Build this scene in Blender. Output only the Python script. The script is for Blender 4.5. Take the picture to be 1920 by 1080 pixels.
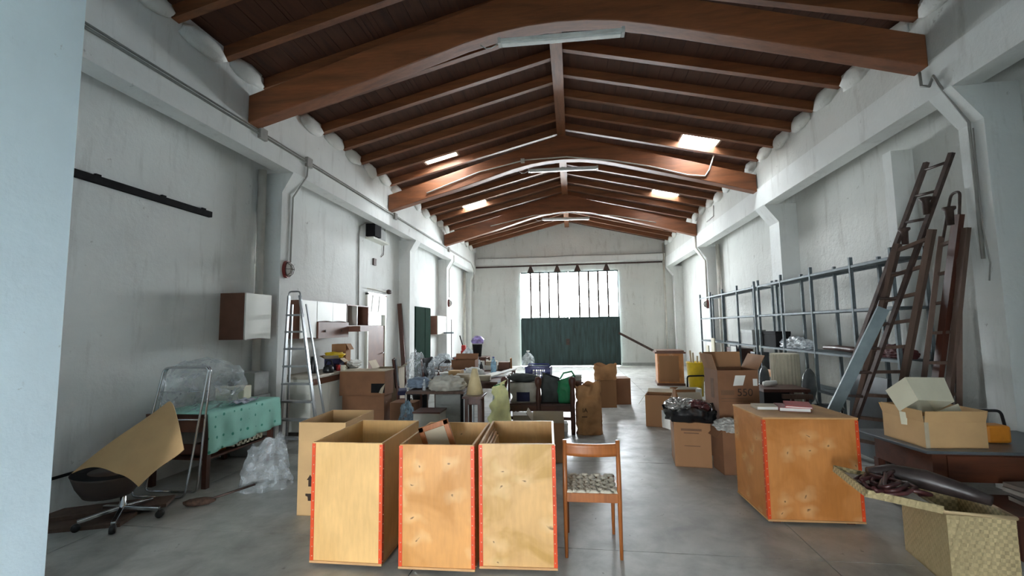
import bpy, bmesh, math, random
from mathutils import Vector, Matrix, noise
random.seed(7)
scn = bpy.context.scene
for o in list(bpy.data.objects): bpy.data.objects.remove(o)
COL = scn.collection
# ------------------------------------------------------------------ camera
F, CH = 840.0, 1.60
_y, _p, _r = math.radians(7.62), math.radians(5.0), math.radians(0.82)
FWD = Vector((-math.sin(_y)*math.cos(_p), math.cos(_y)*math.cos(_p), math.sin(_p)))
_R0 = Vector((math.cos(_y), math.sin(_y), 0)); _U0 = _R0.cross(FWD)
RT = _R0*math.cos(_r) - _U0*math.sin(_r); UP = _R0*math.sin(_r) + _U0*math.cos(_r)
cam = bpy.data.cameras.new('camera'); camo = bpy.data.objects.new('camera', cam); COL.objects.link(camo)
cam.sensor_width = 36; cam.lens = F/1920*36; cam.clip_start = .05; cam.clip_end = 200
_m = Matrix((RT, UP, -FWD)).transposed().to_4x4(); _m.translation = (0, 0, CH); camo.matrix_world = _m
scn.camera = camo
def at(px, py, X=None, Y=None, Z=None):
    "the point on a plane of the room that a pixel of the 1920x1080 photograph looks at"
    d = FWD + RT*((px-960)/F) - UP*((py-540)/F)
    t = X/d.x if X is not None else Y/d.y if Y is not None else (Z-CH)/d.z
    return Vector((0, 0, CH)) + d*t
# ------------------------------------------------------------------ world, daylight portals, exposure
w = bpy.data.worlds.new('overcast_sky'); scn.world = w; w.use_nodes = True
wn = w.node_tree.nodes['Background']; wn.inputs[0].default_value = (0.88, 0.95, 1.0, 1); wn.inputs[1].default_value = 44.0
scn.view_settings.view_transform = 'Standard'; scn.view_settings.look = 'None'; scn.view_settings.gamma = 1
scn.view_settings.use_curve_mapping = False; scn.view_settings.exposure = 0.95
def portal(name, loc, rot, sx, sy):
    l = bpy.data.lights.new(name, 'AREA'); l.shape = 'RECTANGLE'; l.size = sx; l.size_y = sy; l.energy = 1
    l.cycles.is_portal = True
    o = bpy.data.objects.new(name, l); COL.objects.link(o); o.location = loc; o.rotation_euler = rot
H90 = math.pi/2
portal('gate_daylight', (-.12, 18.75, 2.9), (-H90, 0, 0), 3.8, 2.0)
portal('entrance_daylight', (-1.3, -3.1, .95), (H90, 0, 0), .84, 1.8)
# ------------------------------------------------------------------ helpers
ZU = Vector((0, 0, 1))
class MB:
    def __init__(s): s.v = []; s.f = []
    def add(s, vs, fs, m=None):
        o = len(s.v)
        for p in vs:
            p = Vector(p); p = m @ p if m is not None else p
            s.v.append((p.x, p.y, p.z))
        s.f += [tuple(i+o for i in f) for f in fs]; return s
    def hexa(s, p, m=None):
        return s.add(p, [(3,2,1,0),(4,5,6,7),(0,1,5,4),(1,2,6,5),(2,3,7,6),(3,0,4,7)], m)
    def box(s, x0, x1, y0, y1, z0, z1, m=None):
        return s.hexa([(x0,y0,z0),(x1,y0,z0),(x1,y1,z0),(x0,y1,z0),(x0,y0,z1),(x1,y0,z1),(x1,y1,z1),(x0,y1,z1)], m)
    def bar(s, a, b, w, h, up=None):
        a = Vector(a); b = Vector(b); d = (b-a).normalized(); up = Vector(up) if up is not None else ZU
        if abs(d.dot(up)) > .98: up = Vector((0, 1, 0))
        x = d.cross(up).normalized(); y = x.cross(d).normalized()
        x = x*w/2; y = y*h/2
        return s.hexa([a-x-y, a+x-y, b+x-y, b-x-y, a-x+y, a+x+y, b+x+y, b-x+y])
    def tube(s, pts, r, n=8, closed=False):
        pts = [Vector(p) for p in pts]; k = len(pts); rings = []; prev = None
        for i, p in enumerate(pts):
            a = pts[(i-1) % k] if closed or i else p; b = pts[(i+1) % k] if closed or i < k-1 else p
            d = (b-a).normalized()
            if prev is None:
                prev = d.orthogonal().normalized()
            x = (prev - d*prev.dot(d)); x = x.normalized() if x.length > 1e-6 else d.orthogonal().normalized()
            prev = x; y = d.cross(x); rr = r[i] if isinstance(r, (list, tuple)) else r
            rings.append([p + (x*math.cos(t)+y*math.sin(t))*rr for t in (2*math.pi*j/n for j in range(n))])
        vs = [q for g in rings for q in g]; fs = []
        for i in range(k if closed else k-1):
            a = i*n; b = ((i+1) % k)*n
            for j in range(n): fs.append((a+j, a+(j+1) % n, b+(j+1) % n, b+j))
        if not closed: fs += [tuple(range(n-1, -1, -1)), tuple(range((k-1)*n, k*n))]
        return s.add(vs, fs)
    def lathe(s, prof, n=20, c=(0,0,0), m=None):
        vs = []; fs = []; k = len(prof)
        for r, z in prof:
            for j in range(n):
                t = 2*math.pi*j/n; vs.append((c[0]+r*math.cos(t), c[1]+r*math.sin(t), c[2]+z))
        for i in range(k-1):
            for j in range(n): fs.append((i*n+j, i*n+(j+1) % n, (i+1)*n+(j+1) % n, (i+1)*n+j))
        fs += [tuple(range(n-1, -1, -1)), tuple(range((k-1)*n, k*n))]
        return s.add(vs, fs, m)
    def prism(s, poly, ax, a, b, m=None):
        def P(u, v, w): return {'x': (w,u,v), 'y': (u,w,v), 'z': (u,v,w)}[ax]
        n = len(poly); vs = [P(u,v,a) for u,v in poly] + [P(u,v,b) for u,v in poly]
        fs = [tuple(range(n)), tuple(range(2*n-1, n-1, -1))] + [(i, i+n, (i+1) % n+n, (i+1) % n) for i in range(n)]
        return s.add(vs, fs, m)
    def sheet(s, fn, nu, nv, th=.004):
        P = [[Vector(fn(i/nu, j/nv)) for j in range(nv+1)] for i in range(nu+1)]
        N = []
        for i in range(nu+1):
            for j in range(nv+1):
                du = P[min(i+1,nu)][j]-P[max(i-1,0)][j]; dv = P[i][min(j+1,nv)]-P[i][max(j-1,0)]
                nn = du.cross(dv); N.append(nn.normalized() if nn.length > 1e-9 else ZU)
        flat = [p for r in P for p in r]; n = len(flat); W = nv+1
        vs = [p+N[i]*th/2 for i, p in enumerate(flat)] + [p-N[i]*th/2 for i, p in enumerate(flat)]
        fs = []
        for i in range(nu):
            for j in range(nv):
                a = i*W+j; q = (a, a+W, a+W+1, a+1); fs += [q, tuple(n+t for t in reversed(q))]
        edge = [(i*W, (i+1)*W) for i in range(nu)] + [(nu*W+j, nu*W+j+1) for j in range(nv)] + \
               [((i+1)*W+nv, i*W+nv) for i in range(nu)] + [(j+1, j) for j in range(nv)]
        fs += [(b, a, a+n, b+n) for a, b in edge]
        return s.add(vs, fs)
    def blob(s, c, size, sub=3, amp=.2, freq=2.5, seed=0, flat=None, ridged=False, m=None):
        bm = bmesh.new(); bmesh.ops.create_icosphere(bm, subdivisions=sub, radius=1)
        vs = []
        for v in bm.verts:
            p = v.co.copy(); q = p*freq + Vector((seed*7.3, seed*3.1, seed*1.7))
            d = noise.noise(q); d2 = noise.noise(q*2.3+Vector((5, 5, 5)))
            if ridged: d = 1-2*abs(d)-.5; d2 = .5-abs(d2)*2
            p = p*(1+amp*d+amp*.5*d2)
            p = Vector((p.x*size[0], p.y*size[1], p.z*size[2]))
            if flat is not None and p.z < flat: p.z = flat + (p.z-flat)*.05
            vs.append(p+Vector(c))
        s.add(vs, [tuple(x.index for x in f.verts) for f in bm.faces], m); bm.free(); return s
    def sack(s, w, d, h, seed=0, n=36, nz=18, crump=.02, top=1.0, topfn=None, pw=4, open_top=True, bulge=.0):
        vs = []; fs = []
        for i in range(nz+1):
            u = i/nz
            for j in range(n):
                t = 2*math.pi*j/n; c, sn = math.cos(t), math.sin(t)
                k = (abs(c)**pw+abs(sn)**pw)**(-1/pw)
                g = 1+(top-1)*u + bulge*math.sin(u*math.pi)
                x, y = c*k*w/2*g, sn*k*d/2*g
                q = Vector((x*9, y*9, u*h*7))+Vector((seed*5.1, seed, 0))
                e = crump*(1-2*abs(noise.noise(q)))
                z = u*h
                if topfn and i == nz: z += topfn(t)
                elif topfn: z += topfn(t)*u**3
                vs.append((x+c*e, y+sn*e, z))
        for i in range(nz):
            for j in range(n): fs.append((i*n+j, i*n+(j+1) % n, (i+1)*n+(j+1) % n, (i+1)*n+j))
        fs.append(tuple(range(n-1, -1, -1)))
        if not open_top: fs.append(tuple(range(nz*n, (nz+1)*n)))
        return s.add(vs, fs)
    def mesh(s, name, mat=None, smooth=False):
        me = bpy.data.meshes.new(name); me.from_pydata(s.v, [], s.f); me.validate()
        bm = bmesh.new(); bm.from_mesh(me); bmesh.ops.recalc_face_normals(bm, faces=bm.faces); bm.to_mesh(me); bm.free()
        if mat is not None: me.materials.append(mat)
        if smooth:
            for p in me.polygons: p.use_smooth = True
        return me
def setp(o, label=None, cat=None, group=None, kind=None):
    if label: o['label'] = label
    if cat: o['category'] = cat
    if group: o['group'] = group
    if kind: o['kind'] = kind
    return o
def obj(name, data, parent=None, m=None):
    o = bpy.data.objects.new(name, data); COL.objects.link(o)
    if parent is not None: o.parent = parent
    if m is not None: o.matrix_local = m
    return o
def part(parent, name, mb, mat, smooth=False, bevel=0, kind=None, label=None):
    o = obj(name, mb.mesh(name, mat, smooth), parent)
    if bevel:
        b = o.modifiers.new('bevel', 'BEVEL'); b.width = bevel; b.segments = 2; b.limit_method = 'ANGLE'
    return setp(o, label=label, kind=kind)
def thing(name, label, cat, loc=(0,0,0), rz=0, group=None):
    o = obj(name, None); o.empty_display_size = .1; o.location = loc; o.rotation_euler = (0, 0, rz)
    return setp(o, label, cat, group)
def single(name, mb, mat, label, cat, loc=(0,0,0), rz=0, group=None, smooth=False, bevel=0, kind=None):
    o = part(None, name, mb, mat, smooth, bevel, kind); o.location = loc; o.rotation_euler = (0, 0, rz)
    return setp(o, label, cat, group)
def struct(name, mb, mat, label, cat, smooth=False):
    o = obj(name, mb.mesh(name, mat, smooth)); return setp(o, label, cat, kind='structure')
def copy_tree(o, parent=None, label=None):
    c = o.copy(); COL.objects.link(c); c.parent = parent
    for ch in list(o.children): copy_tree(ch, c)
    if label: c['label'] = label
    return c
def text(parent, name, body, size, loc, rot, mat, align='CENTER'):
    cu = bpy.data.curves.new(name, 'FONT'); cu.body = body; cu.size = size; cu.align_x = align; cu.align_y = 'CENTER'; cu.extrude = .0006
    to = bpy.data.objects.new(name+'_c', cu); COL.objects.link(to)
    me = bpy.data.meshes.new_from_object(to.evaluated_get(bpy.context.evaluated_depsgraph_get()))
    bpy.data.objects.remove(to); me.materials.clear(); me.materials.append(mat)
    o = obj(name, me, parent); o.location = loc; o.rotation_euler = rot; return o
# ------------------------------------------------------------------ materials
def lin(c):
    return tuple(((x/255)/12.92 if x/255 <= .04045 else ((x/255+.055)/1.055)**2.4) for x in c)
def nt(name):
    m = bpy.data.materials.new(name); m.use_nodes = True; t = m.node_tree
    return m, t, t.nodes['Principled BSDF'], t.nodes['Material Output']
def nd(t, kind, **kw):
    n = t.nodes.new(kind)
    for k, v in kw.items():
        if k in n.inputs: n.inputs[k].default_value = v
        else: setattr(n, k, v)
    return n
def coords(t, scale=(1,1,1), rnd=True):
    tc = nd(t, 'ShaderNodeTexCoord'); mp = nd(t, 'ShaderNodeMapping'); mp.inputs['Scale'].default_value = scale
    t.links.new(tc.outputs['Object'], mp.inputs['Vector'])
    if rnd:
        oi = nd(t, 'ShaderNodeObjectInfo'); ml = nd(t, 'ShaderNodeMath', operation='MULTIPLY'); ml.inputs[1].default_value = 37
        t.links.new(oi.outputs['Random'], ml.inputs[0]); t.links.new(ml.outputs[0], mp.inputs['Location'])
    return mp.outputs['Vector']
def ramp(t, fac, stops):
    r = nd(t, 'ShaderNodeValToRGB'); e = r.color_ramp.elements
    while len(e) > 1: e.remove(e[-1])
    e[0].position = stops[0][0]; e[0].color = (*stops[0][1], 1)
    for p, c in stops[1:]:
        x = e.new(p); x.color = (*c, 1)
    t.links.new(fac, r.inputs[0]); return r.outputs[0]
def noi(t, vec, scale, detail=4, rough=.55, dist=0):
    n = nd(t, 'ShaderNodeTexNoise'); n.inputs['Scale'].default_value = scale; n.inputs['Detail'].default_value = detail
    n.inputs['Roughness'].default_value = rough; n.inputs['Distortion'].default_value = dist
    t.links.new(vec, n.inputs['Vector']); return n.outputs['Fac']
def mixc(t, fac, a, b, mode='MIX'):
    n = nd(t, 'ShaderNodeMix'); n.data_type = 'RGBA'; n.blend_type = mode
    for i, x in ((6, a), (7, b)):
        if isinstance(x, tuple): n.inputs[i].default_value = (*x, 1)
        else: t.links.new(x, n.inputs[i])
    if isinstance(fac, (int, float)): n.inputs[0].default_value = fac
    else: t.links.new(fac, n.inputs[0])
    return n.outputs[2]
def bump(t, b, h, strength=.3, dist=.01):
    n = nd(t, 'ShaderNodeBump'); n.inputs['Strength'].default_value = strength; n.inputs['Distance'].default_value = dist
    t.links.new(h, n.inputs['Height']); t.links.new(n.outputs[0], b.inputs['Normal'])
_cache = {}
def mat(name, c, rough=.6, metal=0, var=.12, scale=6, bmp=0, bscale=40, stretch=(1,1,1), spec=.5):
    if name in _cache: return _cache[name]
    m, t, b, o = nt(name); c = lin(c); v = coords(t, stretch)
    f = noi(t, v, scale)
    lo = tuple(x*(1-var*1.6) for x in c); hi = tuple(min(1, x*(1+var)) for x in c)
    t.links.new(ramp(t, f, [(.3, lo), (.7, hi)]), b.inputs['Base Color'])
    b.inputs['Roughness'].default_value = rough; b.inputs['Metallic'].default_value = metal; b.inputs['Specular IOR Level'].default_value = spec
    if bmp: bump(t, b, noi(t, v, bscale), bmp, .006)
    _cache[name] = m; return m
def wood(name, c, axis='x', rough=.55, var=.3, g=9):
    if name in _cache: return _cache[name]
    m, t, b, o = nt(name); c = lin(c); s = {'x': (.12,1,1), 'y': (1,.12,1), 'z': (1,1,.12)}[axis]
    v = coords(t, s); f = noi(t, v, g, 6, .6, .4); f2 = noi(t, v, g*6, 3)
    col = ramp(t, f, [(.25, tuple(x*(1-var*1.5) for x in c)), (.5, c), (.75, tuple(min(1, x*(1+var)) for x in c))])
    col = mixc(t, .25, col, ramp(t, f2, [(.3, (.25,.25,.25)), (.7, (1,1,1))]), 'MULTIPLY')
    t.links.new(col, b.inputs['Base Color']); b.inputs['Roughness'].default_value = rough
    bump(t, b, f2, .15, .003); _cache[name] = m; return m
def plywood(name, c, knots=True, rough=.45, blotch=.3, seed=0, red=.5):
    m, t, b, o = nt(name); c = lin(c); v = coords(t, (1,1,1)); vs = coords(t, (3.0,3.0,.5))
    f = noi(t, v, 2.6+seed*.3, 3, .5, .8); g = noi(t, vs, 14, 5)
    dark = (c[0]*(1-blotch*.35), c[1]*(1-blotch*red), c[2]*(1-blotch*.9))
    col = ramp(t, f, [(.36, dark), (.5, c), (.68, tuple(min(1, x*1.14) for x in c))])
    col = mixc(t, .2, col, ramp(t, g, [(.35, (.55,.5,.45)), (.65, (1,1,1))]), 'MULTIPLY')
    if knots:
        vo = nd(t, 'ShaderNodeTexVoronoi'); vo.voronoi_dimensions = '2D'; vo.inputs['Scale'].default_value = 4.3; vo.inputs['Randomness'].default_value = .9
        mp = nd(t, 'ShaderNodeMapping'); mp.inputs['Scale'].default_value = (.85, 1.15, 1); wv = nd(t, 'ShaderNodeTexNoise'); wv.inputs['Scale'].default_value = 7; t.links.new(v, wv.inputs['Vector']); vm = nd(t, 'ShaderNodeVectorMath', operation='MULTIPLY_ADD'); t.links.new(wv.outputs['Color'], vm.inputs[0]); vm.inputs[1].default_value = (.12, .12, .22); t.links.new(v, vm.inputs[2]); sx = nd(t, 'ShaderNodeSeparateXYZ'); t.links.new(vm.outputs[0], sx.inputs[0]); ad = nd(t, 'ShaderNodeMath', operation='ADD'); t.links.new(sx.outputs[0], ad.inputs[0]); t.links.new(sx.outputs[1], ad.inputs[1]); cx = nd(t, 'ShaderNodeCombineXYZ'); t.links.new(ad.outputs[0], cx.inputs[0]); t.links.new(sx.outputs[2], cx.inputs[1]); t.links.new(cx.outputs[0], mp.inputs['Vector']); t.links.new(mp.outputs[0], vo.inputs['Vector'])
        k = ramp(t, vo.outputs['Distance'], [(.012, (.9,)*3), (.05, (0,0,0))])
        halo = ramp(t, vo.outputs['Distance'], [(.03, (1,)*3), (.3, (0,0,0))])
        col = mixc(t, halo, col, mixc(t, .2, col, (1, .82, .5)))
        col = mixc(t, k, col, lin((96, 62, 34)))
    t.links.new(col, b.inputs['Base Color']); b.inputs['Roughness'].default_value = rough
    bump(t, b, g, .06, .002); return m
def plaster(name, c, dirt=(120,112,98), amt=.35, bs=.35):
    m, t, b, o = nt(name); c = lin(c); d = lin(dirt); v = coords(t, (1,1,1), False); vz = coords(t, (2.2,2.2,.35), False)
    f = noi(t, v, .7, 6, .6); s = noi(t, vz, 3.2, 6, .65); p = noi(t, v, 5, 6, .7)
    col = ramp(t, f, [(.3, tuple(x*.86 for x in c)), (.65, c)])
    fac = ramp(t, s, [(.55, (0,0,0)), (.78, (amt,)*3)]); col = mixc(t, fac, col, d)
    sp = ramp(t, p, [(.66, (0,0,0)), (.72, (.5,)*3)]); col = mixc(t, sp, col, lin((95,88,78)))
    t.links.new(col, b.inputs['Base Color']); b.inputs['Roughness'].default_value = .85; b.inputs['Specular IOR Level'].default_value = .25
    bump(t, b, noi(t, v, 14, 6, .65), bs, .02); return m
def concrete(name, c):
    m, t, b, o = nt(name); c = lin(c); tc = nd(t, 'ShaderNodeNewGeometry'); v = tc.outputs['Position']
    a = noi(t, v, .55, 6, .62, .6); s = noi(t, v, 3.5, 6, .65, .3); sp = noi(t, v, 11, 5, .7)
    col = ramp(t, a, [(.3, tuple(x*.6 for x in c)), (.5, c), (.7, tuple(x*1.3 for x in c))])
    col = mixc(t, .55, col, ramp(t, s, [(.3, (.45,.44,.42)), (.6, (1,1,1))]), 'MULTIPLY')
    col = mixc(t, ramp(t, sp, [(.28, (.8,)*3), (.345, (0,)*3)]), col, lin((58,55,52)))
    col = mixc(t, ramp(t, sp, [(.72, (0,)*3), (.77, (.6,)*3)]), col, lin((200,200,196)))
    t.links.new(col, b.inputs['Base Color'])
    r = ramp(t, s, [(.3, (.5,)*3), (.7, (.26,)*3)]); t.links.new(r, b.inputs['Roughness']); b.inputs['Specular IOR Level'].default_value = .42
    bump(t, b, sp, .12, .006); return m
def clear(name, c=(225,232,236), haze=.45, rough=.18):
    if name in _cache: return _cache[name]
    m, t, b, o = nt(name); v = coords(t); b.inputs['Base Color'].default_value = (*lin(c), 1); b.inputs['Roughness'].default_value = rough
    b.inputs['Specular IOR Level'].default_value = .8
    tr = nd(t, 'ShaderNodeBsdfTransparent'); mx = nd(t, 'ShaderNodeMixShader'); f = noi(t, v, 9, 5, .6, .8)
    t.links.new(ramp(t, f, [(.35, (haze*.45,)*3), (.65, (min(1, haze*1.5),)*3)]), mx.inputs[0])
    t.links.new(tr.outputs[0], mx.inputs[1]); t.links.new(b.outputs[0], mx.inputs[2]); t.links.new(mx.outputs[0], o.inputs[0])
    bump(t, b, noi(t, v, 16, 5, .6, .6), .7, .02); _cache[name] = m; return m
def dots(name, c, dot):
    m, t, b, o = nt(name); v = coords(t, (1,1,1), False); vo = nd(t, 'ShaderNodeTexVoronoi'); vo.inputs['Scale'].default_value = 8.5; vo.inputs['Randomness'].default_value = .35
    t.links.new(v, vo.inputs['Vector']); k = ramp(t, vo.outputs['Distance'], [(.11, (1,1,1)), (.16, (0,0,0))])
    base = ramp(t, noi(t, v, 5), [(.3, tuple(x*.85 for x in lin(c))), (.7, lin(c))])
    t.links.new(mixc(t, k, base, lin(dot)), b.inputs['Base Color']); b.inputs['Roughness'].default_value = .85
    bump(t, b, noi(t, v, 160), .15, .002); return m
def weave(name, c, sc=55):
    if name in _cache: return _cache[name]
    m, t, b, o = nt(name); v = coords(t, (1,1,1), False); c = lin(c)
    wa = nd(t, 'ShaderNodeTexChecker'); wa.inputs['Scale'].default_value = sc; t.links.new(v, wa.inputs['Vector'])
    col = mixc(t, wa.outputs['Fac'], tuple(x*.66 for x in c), c)
    col = mixc(t, .4, col, ramp(t, noi(t, v, 25), [(.3, (.55,.52,.48)), (.7, (1,1,1))]), 'MULTIPLY')
    t.links.new(col, b.inputs['Base Color']); b.inputs['Roughness'].default_value = .6; bump(t, b, wa.outputs['Fac'], .6, .004)
    _cache[name] = m; return m
M_WALL = plaster('white_plaster', (230,232,229), amt=.3); M_WALLUP = plaster('rough_white_plaster', (216,217,212), amt=.4, bs=.7)
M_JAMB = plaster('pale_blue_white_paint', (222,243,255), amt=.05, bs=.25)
M_FLOOR = concrete('worn_concrete', (176,176,170)); M_JOINT = mat('dark_joint', (70,68,64), .95)
M_BEAM = wood('glulam_wood', (128,76,44), 'x'); M_RIDGE = wood('ridge_wood', (130,80,48), 'y')
M_RAFT = wood('rafter_wood', (122,74,43), 'x', var=.35); M_DECK = wood('roof_board_wood', (84,50,33), 'y', .7)
M_PLY1 = plywood('plain_plywood', (220,176,114), False, blotch=.1); M_PLY2 = plywood('amber_plywood', (212,152,86), True, blotch=.5, seed=1)
M_PLY3 = plywood('blotchy_plywood', (208,164,106), True, blotch=.5, seed=3, red=.4); M_PLYIN = plywood('inner_plywood', (216,168,108), True, blotch=.25, seed=2)
M_PLYBIG = plywood('varnished_plywood', (194,128,68), True, blotch=.38, seed=2); M_PLYEDGE = mat('plywood_edge', (196,150,100), .7)
M_ORANGE = mat('orange_metal_angle', (214,74,30), .45, .1, .1); M_SCREW = mat('screw_heads', (216,190,160), .4, .6)
M_CHAIRW = wood('chair_wood', (160,94,46), 'z', .4, .22, 12); M_CORD = mat('woven_cord', (206,198,180), .9, 0, .15, 30)
M_CARD = mat('cardboard', (156,114,78), .85, 0, .1, 3, .15, 120, (1,1,.1)); M_CARDL = mat('light_cardboard', (198,160,112), .85, 0, .08, 3)
M_CARDD = mat('dark_cardboard', (130,90,62), .85, 0, .12, 3); M_CARDG = mat('grey_cardboard', (172,158,136), .85, 0, .1, 3)
M_CREAM = mat('cream_cardboard', (214,208,184), .8, 0, .05, 3); M_PRINT = mat('black_print', (62,46,36), .9); M_PRINT2 = mat('faded_print', (112,82,60), .9)
M_WHITE = mat('white_laminate', (222,222,212), .4, 0, .04, 2); M_BROWNLAM = mat('brown_laminate', (112,72,54), .5, 0, .12, 5)
M_CHROME = mat('chrome', (205,207,210), .18, 1, .05); M_GALV = mat('galvanised_steel', (104,114,118), .6, .15, .15, 12, spec=.3); M_ALU = mat('dull_aluminium', (170,174,176), .38, .8, .1)
M_BLACK = mat('black_plastic', (26,26,28), .35, 0, .1); M_BLACKM = mat('black_matte', (30,29,30), .85, 0, .2, spec=.15); M_STEELD = mat('dark_rusty_steel', (74,58,52), .6, .4, .3, 14)
M_GREENM = mat('dark_green_metal', (50,72,70), .45, .2, .35, 3.5, .1, 30, (3,3,.35)); M_LOCKER = mat('bottle_green_lacquer', (20,44,34), .9, 0, .1, spec=.05)
M_DARKWOOD = wood('dark_brown_wood', (82,46,34), 'z', .4, .25); M_OLDWOOD = wood('weathered_ladder_wood', (98,76,64), 'z', .75, .3)
M_PAPER = mat('white_paper', (226,226,220), .8, 0, .06); M_KRAFT = mat('kraft_paper', (176,130,86), .8, 0, .16, 5, .5, 9)
M_CLEAR = clear('clear_plastic', haze=.26, rough=.12); M_BLACKBAG = mat('black_bin_liner', (20,20,22), .22, 0, .1, 5, .6, 9)
M_CONDUIT = mat('grey_conduit', (150,148,142), .6); M_WPIPE = mat('white_pipe', (204,200,190), .5, 0, .1, 4); M_GREYBOX = mat('grey_paint', (150,152,148), .6)
M_YELLOW = mat('yellow_plastic', (222,186,22), .35); M_RED = mat('red_plastic', (176,36,32), .4); M_BLUE = mat('blue_plastic', (38,44,120), .4); M_GREENB = mat('green_fabric', (22,122,74), .6, 0, .2, 8, .3, 20)
M_NAVY = mat('navy_fabric', (34,36,70), .8, 0, .2, 9); M_GREYF = mat('dark_grey_fabric', (66,70,68), .85, 0, .2, 9); M_LINEN = mat('grey_linen', (188,184,172), .9, 0, .12, 9, .4, 25)
M_LEATHER = mat('shiny_leather', (92,96,98), .25, 0, .15); M_SLATE = mat('slate_grey_table', (88,94,98), .35, 0, .1)
# ================================================================== THE SHELL
XL, XR, XC, HW = -4.03, 3.75, -.14, 3.89
YB = 18.57; Y0 = 2.0; WL, WR = -4.5, 4.33
def deck(x): return 5.0 + (HW-abs(x-XC))*.244
# floor and its slabs
floor = struct('floor', MB().box(-9, 9, -9, 26, -.3, -.012), M_JOINT, 'grey worn concrete floor of the hall', 'floor')
xs = [-9, -6.6, -3.85, -1.1, 1.65, 4.4, 9]; ys = [-9, -5, -.8, 1.3, 3.42, 5.55, 7.65, 9.75, 11.9, 14.0, 16.1, 18.3, 26]
for i in range(len(xs)-1):
    for j in range(len(ys)-1):
        part(floor, 'slab', MB().box(xs[i]+.004, xs[i+1]-.004, ys[j]+.004, ys[j+1]-.004, -.012, 0), M_FLOOR)
# side walls
wl = struct('wall_left', MB().box(WL-.25, WL, Y0, YB+.3, 0, 4.6).box(WL-.25, XL-.02, Y0, YB+.3, 4.1, 5.03), M_WALL, 'white plastered left wall with recessed bays and pillars', 'wall')
wr = struct('wall_right', MB().box(WR, WR+.25, Y0, YB+.3, 0, 4.6).box(XR+.02, WR+.25, Y0, YB+.3, 4.2, 5.03), M_WALLUP, 'white plastered right wall with recessed bays and pillars', 'wall')
part(wl, 'edge_beam', MB().box(-4.27, XL, Y0, YB, 3.92, 4.27), M_WALL)
part(wr, 'edge_beam', MB().box(XR, 4.0, Y0, YB, 3.9, 4.3), M_WALL)
for y0, y1 in ((5.96, 6.2), (11.22, 11.58), (14.7, 15.1), (18.3, YB)):
    part(wl, 'pillar', MB().prism([(WL, 0), (-4.2, 0), (-4.2, 3.64), (XL+.005, 3.93), (WL, 3.93)], 'y', y0, y1), M_WALL)
for y0, y1 in ((4.76, 5.05), (9.13, 9.56), (13.85, 14.25), (18.25, YB)):
    part(wr, 'pillar', MB().prism([(WR, 0), (4.0, 0), (4.0, 3.56), (XR-.005, 3.91), (WR, 3.91)], 'y', y0, y1), M_WALL)
part(wr, 'thin_pier', MB().box(4.08, WR, 6.15, 6.31, 0, 3.78), M_WALL)
# rough plaster packed between the rafter feet
for s_, wo, first in ((1, wr, 2.33), (-1, wl, 2.53)):
    pm = [MB().blob((0,0,0), (.07,.31,.13), 2, .35, 2.4, 50+k+9*s_).mesh('plaster_fill', M_WALLUP, True) for k in range(4)]
    for k in range(23):
        y = first+.7*k+.35
        if 2.5 < y < YB-.2: obj('plaster_fill', pm[k % 4], wo).location = (XR+.0 if s_ > 0 else XL-.0, y, 4.86+.03*math.sin(k*2.3))
# end wall with the gate opening
wb = struct('wall_back', MB().prism([(WL-.25,0),(-2.12,0),(-2.12,3.86),(1.86,3.86),(1.86,0),(WR+.25,0),(WR+.25,4.9),(XC,6.05),(WL-.25,4.9)], 'y', YB, YB+.25), M_WALLUP, 'white gable end wall around the large gate', 'wall')
part(wb, 'lintel_beam', MB().box(XL, XR, YB-.09, YB, 4.22, 4.47), M_WALL)
part(wb, 'skirting', MB().box(1.9, XR, YB-.02, YB, 0, .12), M_GREYBOX)
part(wb, 'gate_track', MB().box(-4.0, 3.62, YB-.14, YB-.09, 4.10, 4.16), M_STEELD, label='dark steel sliding-gate track')
# front jambs
wf = struct('wall_front', MB().box(-6.5, -2.95, .2, 2.25, 0, 5.4).box(3.5, 6.5, .2, 2.25, 0, 5.4).box(-2.95, 3.5, 2.0, 2.25, 3.75, 6.1), M_JAMB, 'pale daylit wall jamb at the left edge of the entrance', 'wall')
# ------------------------------------------------------------------ roof
sky = []
def atdeck(px, py, s):
    d = FWD + RT*((px-960)/F) - UP*((py-540)/F)
    # z = 5+(HW - s*(x-XC))*.244
    t = (5.0+(HW+s*XC)*.244-CH)/(d.z+s*.244*d.x); return Vector((0,0,CH))+d*t
for px, py, s, g in ((1312, 262, 1, .62), (824, 292, -1, .62), (1246, 364, 1, .62), (889, 382, -1, .62)):
    p = atdeck(px, py, s); sky.append((p.x-.36, p.x+.36, p.y-.26, p.y+.26, s))
def runs(x0, x1, y0, y1):
    cut = sorted((b[2], b[3]) for b in sky if b[0] < x1-.001 and b[1] > x0+.001); out = []; a = y0
    for c, e in cut: out.append((a, c)); a = e
    return out+[(a, y1)]
RY0, RY1 = 2.0, YB+.3
bx = sorted(set([XC-HW-.7+.2*i for i in range(23)] + [XC] + [XC+.2*i for i in range(24)] + [e for b in sky for e in b[:2]]))
bx = [b for i, b in enumerate(bx) if i == 0 or b-bx[i-1] > .03 or b == XC]
mb = MB(); segs = []
for x0, x1 in zip(bx[:-1], bx[1:]):
    for a, b in runs(x0, x1, RY0, RY1):
        segs.append((x0, x1, a, b))
        mb.hexa([(x0,a,deck(x0)+.025),(x1,a,deck(x1)+.025),(x1,b,deck(x1)+.025),(x0,b,deck(x0)+.025),(x0,a,deck(x0)+.08),(x1,a,deck(x1)+.08),(x1,b,deck(x1)+.08),(x0,b,deck(x0)+.08)])
ceil = struct('ceiling', mb, M_DECK, 'dark wooden pitched roof with rafters and arched beams', 'ceiling')
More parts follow.
